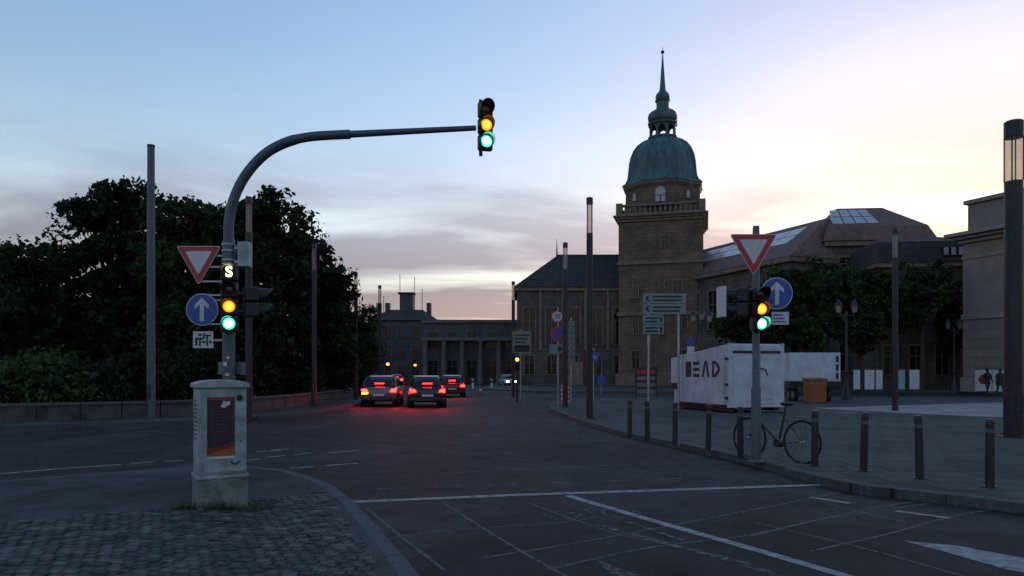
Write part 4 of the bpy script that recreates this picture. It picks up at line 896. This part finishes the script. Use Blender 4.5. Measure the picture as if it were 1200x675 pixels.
# ---------- signs in the middle distance
def sign_post(label, x, ybase, top_px, name='sign_post', r=.035, cat='road sign'):
    gx, gy = G(x, ybase, PZ); t = thing(name, label, cat, (gx, gy, PZ)); s = gy / F
    MB().tube([(0, 0, 0), (0, 0, CAMZ + (HY - top_px) * s - PZ)], r, 10).build('post', M_galv, t, smooth=True)
    f = lambda x_, y_: ((x_ - x) * s, CAMZ + (HY - y_) * s - PZ)
    return t, f, s
def round_sign(t, f, s, x, y, rpx, rim, fld, nm):
    cx_, cz = f(x, y); r = rpx * s; b = MB().lathe([(r, 0), (r, .015)], 24, Matrix.Translation((cx_, -.04, cz)) @ RX90).build(nm, rim, t)
    MB().lathe([(r * .78, 0), (r * .78, .004)], 24, Matrix.Translation((cx_, -.056, cz)) @ RX90).build('field', fld, b); return b, cx_, cz, r
def plate(t, f, x0, y0, x1, y1, m, nm, y=-.05):
    a, b_ = f(x0, y1), f(x1, y0); return MB().box(a[0], b_[0], y - .015, y, a[1], b_[1]).build(nm, m, t), a, b_
t, f, s = sign_post('post with speed limit, no-parking and white lorry plate signs', 654, 476, 360)
b, cx_, cz, r = round_sign(t, f, s, 653, 371, 7.5, M_red, M_white, 'speed_limit_sign'); text_mesh('30', r * 1.0, M_black, b, (cx_, -.064, cz), name='digits')
b, cx_, cz, r = round_sign(t, f, s, 654, 392, 9.2, M_red, M_blue, 'no_parking_sign')
MB().box(-r * .8, r * .8, -.064, -.061, -.05, .05, Matrix.Translation((cx_, 0, cz)) @ Matrix.Rotation(R(45), 4, 'Y')).build('slash', M_red, b)
p_, a, b_ = plate(t, f, 644, 403.5, 663.5, 414.5, M_greyplate, 'white_plate'); w_ = b_[0] - a[0]; h_ = b_[1] - a[1]
lo_ = MB(); lo_.box(a[0] + .5 * w_, a[0] + .72 * w_, -.07, -.066, a[1] + .35 * h_, a[1] + .75 * h_); lo_.box(a[0] + .74 * w_, a[0] + .9 * w_, -.07, -.066, a[1] + .35 * h_, a[1] + .62 * h_); lo_.box(a[0] + .55 * w_, a[0] + .65 * w_, -.07, -.066, a[1] + .2 * h_, a[1] + .34 * h_); lo_.box(a[0] + .78 * w_, a[0] + .86 * w_, -.07, -.066, a[1] + .2 * h_, a[1] + .34 * h_)
lo_.build('lorry_symbol', M_black, p_)
t, f, s = sign_post('narrow pole with a tall stack of small direction plates', 669, 472, 372, cat='direction sign')
for k in range(7): plate(t, f, 665.2, 376 + k * 7.2, 674, 382 + k * 7.2, M_signback, 'direction_plate')
t, f, s = sign_post('post with blue round cycle sign at the street corner', 695.5, 470, 408)
b, cx_, cz, r = round_sign(t, f, s, 694, 418, 7.5, M_blue, M_blue, 'cycle_sign')
cy2 = MB()
for sx_ in (-.38, .38): cy2.lathe([(r * .26, 0), (r * .26, .004), (r * .18, .004), (r * .18, 0)], 14, Matrix.Translation((cx_ + sx_ * r, -.062, cz - r * .12)) @ RX90, caps=False)
cy2.box(cx_ - r * .3, cx_ + r * .35, -.067, -.063, cz + r * .1, cz + r * .18); cy2.build('cycle_symbol', M_white, b)
t, f, s = sign_post('post with large grey information board beside the far red signal', 610, 468, 386)
p_, a, b_ = plate(t, f, 600.5, 388, 622.5, 414, M_signback, 'information_board')
for k in range(4): MB().box(a[0] + .12, b_[0] - .12 - .1 * (k % 3), -.07, -.066, b_[1] - .28 - k * .2, b_[1] - .2 - k * .2).build('line', M_mastd, p_)
MB().box(a[0] + .08, b_[0] - .08, -.07, -.066, a[1] + .08, a[1] + .4).build('dark_band', M_mastd, p_)
def far_signal(label, x, ylamp, Y, states, lens=.1):
    t = thing('far_signal', label, 'traffic light', ((x - 600) * Y / F, Y, 0)); zl = CAMZ + (HY - ylamp) * Y / F
    i = [k for k, q_ in enumerate(states) if q_ in 'rga' and len(q_) == 1][0]; zt = zl + (i + .5) * .24
    MB().tube([(0, 0, 0), (0, 0, zt + .1)], .06, 10).build('post', M_mastd, t); signal_head(t, 0, -.26, zt, states, 0, .24, lens); return t
far_signal('far traffic signal showing red below the information board', 606, 421.5, 40, ['r', 'off', 'off'])
far_signal('far traffic signal showing red down the street on the left', 455, 427, 78, ['r', 'off', 'off'], .17)
far_signal('far traffic signal showing amber down the street', 487, 428, 74, ['off', 'a', 'off'], .17)
far_signal('tiny far pedestrian signal showing green', 422, 433.5, 62, ['off', 'g'], .11)
# chevron board
t, f, s = sign_post('red and white chevron marker board on the corner kerb', 662, 476, 450, 'chevron_marker', cat='road sign')
p_, a, b_ = plate(t, f, 657.5, 451, 667, 472, M_white, 'board'); ch = MB(); w_ = b_[0] - a[0]
for k in range(4):
    z_ = a[1] + .02 + k * .2; ch.add([(a[0], -.0675, z_), (b_[0], -.0675, z_ + .12), (b_[0], -.0675, min(b_[1], z_ + .22)), (a[0], -.0675, z_ + .1)], [(0, 1, 2, 3)])
ch.build('red_stripe', M_red, p_)
# direction sign
gx, gy = G(760, 480, PZ); t, f, s = sign_post('white direction sign with arrow panels in front of the tower', 760, 480, 344, cat='direction sign', r=.05)
MB().tube([((795 - 760) * s, 0, 0), ((795 - 760) * s, 0, f(0, 346)[1])], .05, 10).build('post', M_galv, t, smooth=True)
for i, (x0, y0, x1, y1) in enumerate([(753, 344, 803.5, 355.5), (753, 356.5, 803.5, 368), (753, 369.5, 777.5, 380), (753, 381, 777.5, 391.5)]):
    p_, a, b_ = plate(t, f, x0, y0, x1, y1, M_greyplate, 'direction_panel', -.06); h_ = b_[1] - a[1]
    ar_ = MB()
    if i < 2: ar_.prism([(a[0] + .08, a[1] + h_ / 2), (a[0] + .2, a[1] + h_ * .8), (a[0] + .28, a[1] + h_ * .8), (a[0] + .2, a[1] + h_ / 2), (a[0] + .28, a[1] + h_ * .2), (a[0] + .2, a[1] + h_ * .2)], -.08, -.0765, 'y')
    else: ar_.box(b_[0] - .16, b_[0] - .07, -.08, -.0765, a[1] + h_ * .2, a[1] + h_ * .8)
    ar_.build('arrow', M_black, p_); ln = MB()
    for k in range(2): ln.box(a[0] + (.4 if i < 2 else .1), a[0] + (.4 if i < 2 else .1) + (.5 if i > 1 else random.uniform(.8, 1.2)), -.08, -.0765, a[1] + h_ * (.2 + .38 * k), a[1] + h_ * (.38 + .38 * k))
    ln.build('text_line', M_mastd, p_)
# striped board
gx, gy = G(757, 466, PZ); t = thing('slat_board', 'dark board with red and white horizontal slats left of the container', 'barrier', (gx, gy, PZ), R(6)); 
bw_ = 26 * gy / F; bh_ = 36 * gy / F
for x_ in (-bw_ / 2, bw_ / 2 - .08): MB().box(x_, x_ + .08, -.05, .05, 0, bh_).build('post', M_mastd, t)
MB().box(-bw_ / 2 + .082, bw_ / 2 - .082, .01, .04, .25, bh_ - .02).build('back_panel', mat('maroon_panel', (.07, .02, .025), .6, 0, .2, 6), t)
for k in range(4): MB().box(-bw_ / 2 + .09, bw_ / 2 - .09, -.03, .008, .28 + k * (bh_ - .3) / 4, .28 + (k + .55) * (bh_ - .3) / 4).build('slat', M_signback if k != 3 else M_red, t)
# small one-way / no-entry signs on the left
t, f, s = sign_post('thin post with small blue one-way plate and red round sign', 297, 474, 397)
p_, a, b_ = plate(t, f, 287.5, 398.5, 304, 407.5, M_blue, 'one_way_plate'); h_ = b_[1] - a[1]; w_ = b_[0] - a[0]
MB().prism([(a[0] + w_ * u, a[1] + h_ * v) for u, v in ((.1, .35), (.62, .35), (.62, .15), (.92, .5), (.62, .85), (.62, .65), (.1, .65))], -.07, -.0665, 'y').build('arrow', M_white, p_)
b, cx_, cz, r = round_sign(t, f, s, 296.5, 417, 6.4, M_red, mat('sign_pink', (.35, .12, .13), .6, 0, .1, 8), 'red_sign')
plate(t, f, 294, 424, 301, 430, M_white, 'small_plate')
t, f, s = sign_post('small blue square sign on a low post by the museum', 704.5, 462, 438); plate(t, f, 700.5, 441, 709, 450, M_blue, 'blue_sign')
t, f, s = sign_post('blue and white pedestrian sign behind the container roof', 809, 464, 394); b, cx_, cz, r = round_sign(t, f, s, 809, 400, 5.2, M_blue, M_blue, 'blue_sign'); plate(t, f, 805, 406, 813.5, 414.5, M_white, 'white_plate')
# delineator posts and cone
for x, lab in ((531, 'left white delineator post across the junction'), (554, 'middle white delineator post across the junction'), (576, 'right white delineator post beside the waiting car')):
    gx, gy = G(x, 455.5); t = thing('delineator', lab, 'delineator', (gx, gy, 0), 0, 'delineator posts'); MB().prism([(-.1, 0), (.1, 0), (.1, 1.0), (-.1, 1.08)], -.06, .06, 'y').build('body', M_white, t); MB().box(-.104, .104, -.064, .064, .62, .85).build('band', M_black, t)
gx, gy = G(563, 463); t = thing('traffic_cone', 'small red and white traffic cone on the junction', 'cone', (gx, gy, 0)); MB().box(-.2, .2, -.2, .2, 0, .04).build('foot', M_rubber, t)
MB().lathe([(.16, .042), (.11, .3)], 14).lathe([(.075, .48), (.03, .72)], 14).build('cone', M_red, t, smooth=True); MB().lathe([(.112, .301), (.076, .479)], 14).build('reflective_band', M_white, t, smooth=True)

# ================================================================== CONTAINERS
def text_bar(b, pts, y0, y1, M): b.prism(pts, y0, y1, 'y', M)
cx0, cy0 = 7.95, 26.6; ca2 = math.atan2(.55, 2.13)
ct = thing('press_container', 'white waste press container with dark lettering beside the bollards', 'container', (cx0, cy0, PZ), ca2)
# local: end face in plane y=0 from x=0..2.25 (towards camera), long side at x=0 running back to y=4.7
LEN = 4.6; WID = 2.25
prof = [(0.02, .22), (LEN * .86, .22), (LEN * .86, 2.22), (LEN * .45, 2.36), (.06, 2.56), (.02, 2.56)]
MB().prism(prof, .03, WID - .03, 'x').build('body', M_cont, ct, bevel=.03)
MB().prism([(LEN * .862, 1.05), (LEN, 1.05), (LEN, 2.12), (LEN * .862, 2.16)], .0, WID, 'x').build('hopper', M_cont, ct, bevel=.03)
MB().prism([(LEN * .862, .18), (LEN * .98, .18), (LEN * .98, .82), (LEN * .862, .98)], .1, WID - .1, 'x').build('tail_skirt', M_cont, ct, bevel=.02)
MB().box(.02, .25, LEN * .9, LEN * 1.01, .82, 1.04).build('hydraulic_unit', M_black, ct)
for x0_, x1_ in ((.03, 1.08), (1.17, 2.22)):
    d = MB().box(x0_, x1_, -.06, .018, .2, 2.5).build('door', M_cont, ct, bevel=.02)
    MB().box(x0_ + .1, x1_ - .1, -.075, -.062, 2.2, 2.3).build('rib', M_mastd, d); MB().box(x0_ + .1, x1_ - .1, -.075, -.062, .35, 2.1).build('panel', M_cont, d, bevel=.01)
    MB().tube([(x1_ - .06 if x0_ < 1 else x0_ + .06, -.09, .3), (x1_ - .06 if x0_ < 1 else x0_ + .06, -.09, 2.4)], .022, 8).build('locking_bar', M_galv, d)
MB().box(-.04, .03, -.05, .06, .2, 2.58).build('corner_post', M_cont, ct); MB().box(WID - .03, WID + .04, -.05, .06, .2, 2.58).build('corner_post', M_cont, ct)
for z_ in (.5, 1.0, 1.95): MB().box(-.10, -.042, -.03, .12, z_, z_ + .1).build('hinge', M_mastd, ct)
MB().tube([(.9, -.1, 1.45), (1.0, -.14, 1.6), (1.2, -.15, 1.66), (1.45, -.14, 1.6), (1.55, -.1, 1.4)], .022, 8).build('hose', M_black, ct)
wb_ = MB()
for z_ in (.55, .75, .95): wb_.add([(1.98, -.0635, z_), (2.12, -.0635, z_ + .08), (2.12, -.0635, z_ + .2), (1.98, -.0635, z_ + .12)], [(0, 1, 2, 3)])
wb_.build('warning_stripe', M_black, ct)
MB().box(.1, .3, .1, LEN * .9, .05, .2).box(WID - .3, WID - .1, .1, LEN * .9, .05, .2).build('skid_rail', M_mastd, ct)
for y_ in (.3, LEN * .8):
    for x_ in (.2, WID - .2): MB().tube([(x_ - .08, y_, .08), (x_ + .08, y_, .08)], .085, 12).build('roller', M_mastd, ct)
for y_ in (.32, 3.62): MB().box(-.002, .028, y_, y_ + .05, .24, 2.28).build('side_seam', M_cont, ct)
MB().box(-.012, .028, .06, LEN * .86, .2, .3).build('bottom_rail', M_mastd, ct)
# lettering on the long side: block, E of three bars, A without its bar, D
Ms = Matrix.Translation((.03, 0, 0)) @ Matrix.Rotation(R(-90), 4, 'Z')      # local x -> along -y, y -> out of side
lt = MB()
def LP(pts): lt.prism([(u, v) for u, v in pts], -.012, -.004, 'y', Ms)
ux = lambda y_: -y_
zb, zt_ = 1.32, 1.95
LP([(-3.32, zb), (-2.86, zb), (-2.86, zt_), (-3.32, zt_)])
for k in range(3): LP([(-2.70, zb + k * .24), (-2.20, zb + k * .24), (-2.20, zb + .13 + k * .24), (-2.70, zb + .13 + k * .24)])
LP([(-2.02, zb), (-1.88, zb), (-1.72, zt_ - .1), (-1.62, zt_), (-1.80, zt_)]); LP([(-1.72, zt_ - .1), (-1.56, zb), (-1.42, zb), (-1.62, zt_)])
LP([(-1.22, zb), (-1.08, zb), (-1.08, zt_), (-1.22, zt_)]); LP([(-1.08, zt_ - .12), (-1.0, zt_ - .12), (-.82, zt_ - .28), (-.68, zt_ - .22), (-.95, zt_), (-1.08, zt_)]); LP([(-1.08, zb), (-.95, zb), (-.68, zb + .22), (-.82, zb + .28), (-1.0, zb + .12), (-1.08, zb + .12)]); LP([(-.82, zb + .28), (-.68, zb + .22), (-.68, zt_ - .22), (-.82, zt_ - .28)])
lt.build('lettering', mat('lettering_dark', (.02, .022, .035), .5, 0, .2, 8), ct)
# trailer behind
gx = (955 - 600) / F * 37.8; tr = thing('box_trailer', 'white box trailer standing behind the orange box', 'trailer', (gx, 37.8, PZ), R(-4))
tw2 = 1.3; z0_, z1_ = 1.05, 2.55
MB().box(-tw2, tw2, 0, 2.0, z0_, z1_).build('box_body', M_cont, tr, bevel=.03); MB().box(-tw2 + .02, tw2 - .02, .02, 1.98, .78, z0_ - .002).build('chassis', M_black, tr)
for k in range(3): MB().box(tw2 - .24, tw2 - .1, -.012, -.001, z0_ + .12 + k * .44, z0_ + .45 + k * .44).build('vent', M_black, tr)
for x_ in (-.85, .85):
    for y_ in (.6, 1.4):
        wh = MB().tube([(x_ - .1, y_, .34), (x_ + .1, y_, .34)], .34, 18).build('wheel', M_rubber, tr, smooth=True); MB().tube([(x_ - .105, y_, .34), (x_ + .105, y_, .34)], .18, 14).build('rim', M_rim, wh)
MB().tube([(0, 0, .6), (0, -1.0, .55)], .05, 8).tube([(0, -.95, .55), (0, -.95, .02)], .035, 8).build('drawbar', M_mastd, tr)
# orange box
gx, gy = G(959, 472, PZ); ob = thing('grit_box', 'orange box standing on the square beside the trailer', 'box', (gx, gy, PZ), R(5))
MB().prism([(-.42, 0), (.42, 0), (.46, 1.1), (-.46, 1.1)], 0, .7, 'y').build('body', M_orange, ob, bevel=.03); MB().prism([(-.03, 1.102), (.75, 1.102), (.7, 1.26), (.0, 1.2)], -.5, .5, 'x').build('lid', M_orange, ob, bevel=.03)
MB().box(-.1, .1, -.05, -.031, 1.12, 1.16).build('handle', M_black, ob)
# white banner panels on the square
t = thing('banner_fence', 'low white banner panels with dark gaps at the back of the square', 'fence', ((1000 - 600) / F * 56, 56, PZ), R(-2))
for k in range(6):
    if k == 3: continue
    MB().box(k * .85, k * .85 + (.74 if k % 2 else .5), -.03, .03, .25, 1.75).build('panel', M_white if k != 4 else M_shutter, t); MB().tube([(k * .85 - .05, 0, 0), (k * .85 - .05, 0, 1.85)], .03, 8).build('post', M_mastd, t)

# ================================================================== BICYCLE
def bicycle(label, loc, rz):
    t = thing('bicycle', label, 'bicycle', loc, rz); r = .34
    for x_ in (-.53, .53):
        w_ = MB().tube([(x_ + r * math.cos(a), 0, r + r * math.sin(a)) for a in np.linspace(0, 2 * math.pi, 33)], .02, 8, caps=False).build('wheel', M_rubber, t, smooth=True)
        sp_ = MB()
        for k in range(14): a = 2 * math.pi * k / 14; sp_.tube([(x_, .02 * (-1) ** k, r), (x_ + r * math.cos(a), 0, r + r * math.sin(a))], .0025, 4)
        sp_.build('spoke', M_mastd, w_); MB().tube([(x_, -.05, r), (x_, .05, r)], .02, 8).build('hub', M_galv, w_)
    fr_ = MB(); bbk = (-.08, 0, .29); st2 = (-.2, 0, .82); hd = (.36, 0, .80); hd2 = (.38, 0, .70)
    for a, b_, rr2 in ((bbk, st2, .016), (st2, hd, .015), (bbk, hd2, .018), (bbk, (-.53, 0, .34), .011), ((-.19, 0, .72), (-.53, 0, .34), .01), (hd, (.40, 0, .62), .018), ((.40, 0, .62), (.53, 0, .34), .012), (st2, (-.22, 0, .92), .012), (hd, (.34, 0, .98), .012)): fr_.tube([a, b_], rr2, 8)
    fr_.build('frame', mat('bike_paint', (.03, .03, .04), .35, 0, .2, 8), t, smooth=True)
    MB().tube([(.25, -.28, 1.0), (.33, -.2, 1.02), (.34, 0, .99), (.33, .2, 1.02), (.25, .28, 1.0)], .012, 8).build('handlebar', M_galv, t, smooth=True)
    MB().sphere((-.24, 0, .95), .11, 10, 6, (1.25, .65, .35)).build('saddle', M_black, t, smooth=True)
    MB().tube([(-.08, -.06, .29), (-.08, .06, .29)], .07, 14).build('crank', M_mastd, t)
    MB().box(-.75, -.4, -.07, .07, .735, .75).build('carrier', M_black, t)
    return t
gx, gy = G(925, 538, PZ); bicycle('dark bicycle parked between the right signal pole and a bollard', (4.42, 12.2, PZ), R(122))

# ================================================================== PEOPLE
def person(label, x, yb, pose, coat, trousers):
    gx, gy = G(x, yb, PZ); t = thing('person', label, 'person', (gx, gy, PZ), 0, None)
    J = {'pel': (0, 0, .95), 'bel': (0, 0, 1.1), 'chest': (0, .0, 1.35), 'neck': (0, 0, 1.52), 'hd0': (0, -.01, 1.6), 'hd': (0, -.02, 1.7), 'top': (0, -.01, 1.79)}
    E = [('pel', 'bel'), ('bel', 'chest'), ('chest', 'neck'), ('neck', 'hd0'), ('hd0', 'hd'), ('hd', 'top')]; RD = dict(pel=.15, bel=.14, chest=.17, neck=.06, hd0=.08, hd=.095, top=.06)
    for s_ in (-1, 1):
        k = 'l' if s_ < 0 else 'r'; st = pose * s_
        J.update({k + 'hip': (s_ * .1, 0, .88), k + 'kn': (s_ * .1, st * .12 - .04, .48), k + 'an': (s_ * .1, st * .24 + .02, .07), k + 'toe': (s_ * .12, st * .24 - .14, .035),
                  k + 'sh': (s_ * .19, 0, 1.43), k + 'el': (s_ * .25, -st * .06 + .05, 1.14), k + 'wr': (s_ * .25, -st * .14 - .04, .90), k + 'hn': (s_ * .245, -st * .16 - .06, .81)})
        E += [('pel', k + 'hip'), (k + 'hip', k + 'kn'), (k + 'kn', k + 'an'), (k + 'an', k + 'toe'), ('chest', k + 'sh'), (k + 'sh', k + 'el'), (k + 'el', k + 'wr'), (k + 'wr', k + 'hn')]
        RD.update({k + 'hip': .095, k + 'kn': .065, k + 'an': .045, k + 'toe': .035, k + 'sh': .075, k + 'el': .05, k + 'wr': .036, k + 'hn': .035})
    ks = list(J); me = bpy.data.meshes.new('body'); me.from_pydata([J[k] for k in ks], [(ks.index(a), ks.index(b_)) for a, b_ in E], [])
    o = bpy.data.objects.new('body', me); C.objects.link(o); o.parent = t
    o.modifiers.new('skin', 'SKIN'); ss = o.modifiers.new('sub', 'SUBSURF'); ss.levels = 1; ss.render_levels = 2
    for i, k in enumerate(ks): me.skin_vertices[0].data[i].radius = (RD[k], RD[k]); me.skin_vertices[0].data[i].use_root = (k == 'pel')
    me.materials.append(coat)
    MB().sphere((0, .015, 1.73), .112, 12, 8, (1, 1.05, .95)).build('hair', M_black, t, smooth=True)
    MB().lathe([(.2, .72), (.19, .95), (.175, 1.15), (.2, 1.38), (.12, 1.5)], 14, Matrix.Diagonal((1, .72, 1, 1))).build('jacket', coat, t, smooth=True)
    return t
person('person in dark jacket walking on the square, left of the pair', 1157, 463, 1, mat('coat_a', (.02, .02, .024), .9, 0, .2, 8), None)
person('person in dark coat walking on the square, right of the pair', 1172, 463, -1, mat('coat_b', (.028, .026, .03), .9, 0, .2, 8), None)

# ================================================================== VEHICLES AT REST
def car(label, loc, rz, paint, lights, group=None):
    """local +y is forward; rear at y=0"""
    t = thing('car', label, 'car', loc, rz, group); L2, Wd = 4.3, .88
    def loft(name, st, material, par, n_=5.0, k=22):
        b = MB(); vs = []
        for y_, z0, z1, w_ in st:
            for j in range(k):
                a = 2 * math.pi * j / k; ca_, sa = math.cos(a), math.sin(a); hx_ = abs(ca_) ** (2 / n_) * (1 if ca_ >= 0 else -1); hz = abs(sa) ** (2 / n_) * (1 if sa >= 0 else -1)
                zz = (z0 + z1) / 2 + hz * (z1 - z0) / 2; taper = 1 - .07 * max(0, hz) if name == 'body' else 1 - .20 * (hz * .5 + .5) ** 1.3
                vs.append((w_ * hx_ * taper, y_, zz))
        m_ = len(st); b.add(vs, [(i * k + j, i * k + (j + 1) % k, (i + 1) * k + (j + 1) % k, (i + 1) * k + j) for i in range(m_ - 1) for j in range(k)] + [tuple(range(k)), tuple(range((m_ - 1) * k, m_ * k))])
        return b.build(name, material, par, smooth=True)
    loft('body', [(0, .42, .80, .74), (.03, .34, .88, .82), (.12, .28, .94, .86), (.4, .24, .985, .885), (1.0, .22, 1.0, .895), (2.2, .22, .99, .895), (3.0, .22, .95, .89), (3.6, .24, .87, .875), (4.0, .28, .77, .83), (4.22, .33, .68, .74), (4.3, .42, .60, .62)], paint, t)
    cab = loft('cabin', [(.22, .93, 1.02, .70), (.45, .93, 1.24, .76), (.70, .93, 1.40, .79), (1.1, .93, 1.47, .80), (1.7, .93, 1.475, .80), (2.2, .93, 1.42, .79), (2.7, .93, 1.22, .78), (3.15, .90, .97, .74)], M_glass, t, 4.0)
    loft('roof_panel', [(.72, 1.405, 1.425, .52), (.95, 1.44, 1.475, .60), (1.4, 1.46, 1.492, .62), (1.9, 1.45, 1.485, .60), (2.15, 1.415, 1.445, .54)], paint, cab, 3.0)
    w0, w1 = .74, .60
    for s_ in (-1, 1):
        for (y0, z0), (y1, z1) in (((.30, .98), (.78, 1.42)), ((1.75, .98), (1.65, 1.46)), ((3.0, .98), (2.2, 1.42))): MB().tube([(s_ * (w0 + .02), y0, z0), (s_ * (w0 + .0), (y0 + y1) / 2, (z0 + z1) / 2), (s_ * w1, y1, z1)], .04, 6).build('pillar', paint, cab, smooth=True)
    for y_ in (.75, 3.45):
        for s_ in (-1, 1):
            MB().tube([(s_ * .60, y_, .33), (s_ * .893, y_, .33)], .375, 20).build('wheel_arch', M_black, t); wh = MB().tube([(s_ * .70, y_, .32), (s_ * .90, y_, .32)], .32, 20).build('wheel', M_rubber, t, smooth=True); MB().tube([(s_ * .895, y_, .32), (s_ * .908, y_, .32)], .2, 14).build('rim', M_rim, wh)
    for s_ in (-1, 1):
        MB().prism([(s_ * .50, .72), (s_ * .80, .70), (s_ * .815, .86), (s_ * .58, .84)], -.005, .14, 'y').build('tail_light', G_brake if lights != 'head' else G_redoff, t, bevel=.02)
        MB().box(s_ * .40, s_ * .66, 4.20, 4.305, .56, .67).build('headlight', G_head if lights == 'head' else M_white, t, bevel=.015)
        if lights == 'ind' and s_ < 0: MB().prism([(s_ * .52, .62), (s_ * .80, .61), (s_ * .80, .69), (s_ * .51, .70)], -.008, .12, 'y').build('indicator', G_ind, t, bevel=.01)
        MB().box(s_ * .90, s_ * 1.05, 2.75, 2.85, .98, 1.1).build('mirror', paint, t, bevel=.02)
    MB().box(-.26, .26, -.035, .0, .52, .62).build('number_plate', M_white, t); MB().box(-.8, .8, -.05, .05, .30, .48).build('bumper', M_black, t, bevel=.03)
    MB().box(-.22, .22, .30, .33, 1.10, 1.125).build('high_brake_light', G_brake if lights != 'head' else G_redoff, t)
    return t
P_dark = mat('car_dark', (.02, .022, .028), .25, .3, .1, 3); P_grey = mat('car_grey', (.12, .125, .13), .3, .5, .1, 3); P_red = mat('car_red', (.12, .012, .015), .25, .2, .1, 3); P_silver = mat('car_silver', (.38, .38, .39), .3, .5, .1, 3)
gc = 'cars on the road'
x_, y_ = G(444, 477); car('grey car on the left lane of the junction, left amber indicator lit', (x_, y_, 0), R(4), P_grey, 'ind', gc)
x_, y_ = G(501, 478); car('dark car braking with both red tail lights on the junction', (x_, y_, 0), R(9), P_dark, 'brake', gc)
x_, y_ = G(530, 466); car('dark red car ahead of the braking car on the junction', (x_, y_, 0), R(6), P_red, 'brake', gc)
x_, y_ = G(414, 450.5); car('small grey car with brake lights far down the left lane', (x_, y_, 0), R(10), P_grey, 'brake', gc)
x_, y_ = G(440, 451); car('dark car with brake lights far down the street centre', (x_, y_, 0), R(10), P_dark, 'brake', gc)
x_, y_ = G(465, 451.5); car('silver car with brake lights far down the right lane', (x_, y_, 0), R(10), P_silver, 'brake', gc)
x_, y_ = G(590, 453); car('car facing the junction with two white headlights on', (x_, y_ + 4, 0), R(180 + 14), P_silver, 'head', gc)
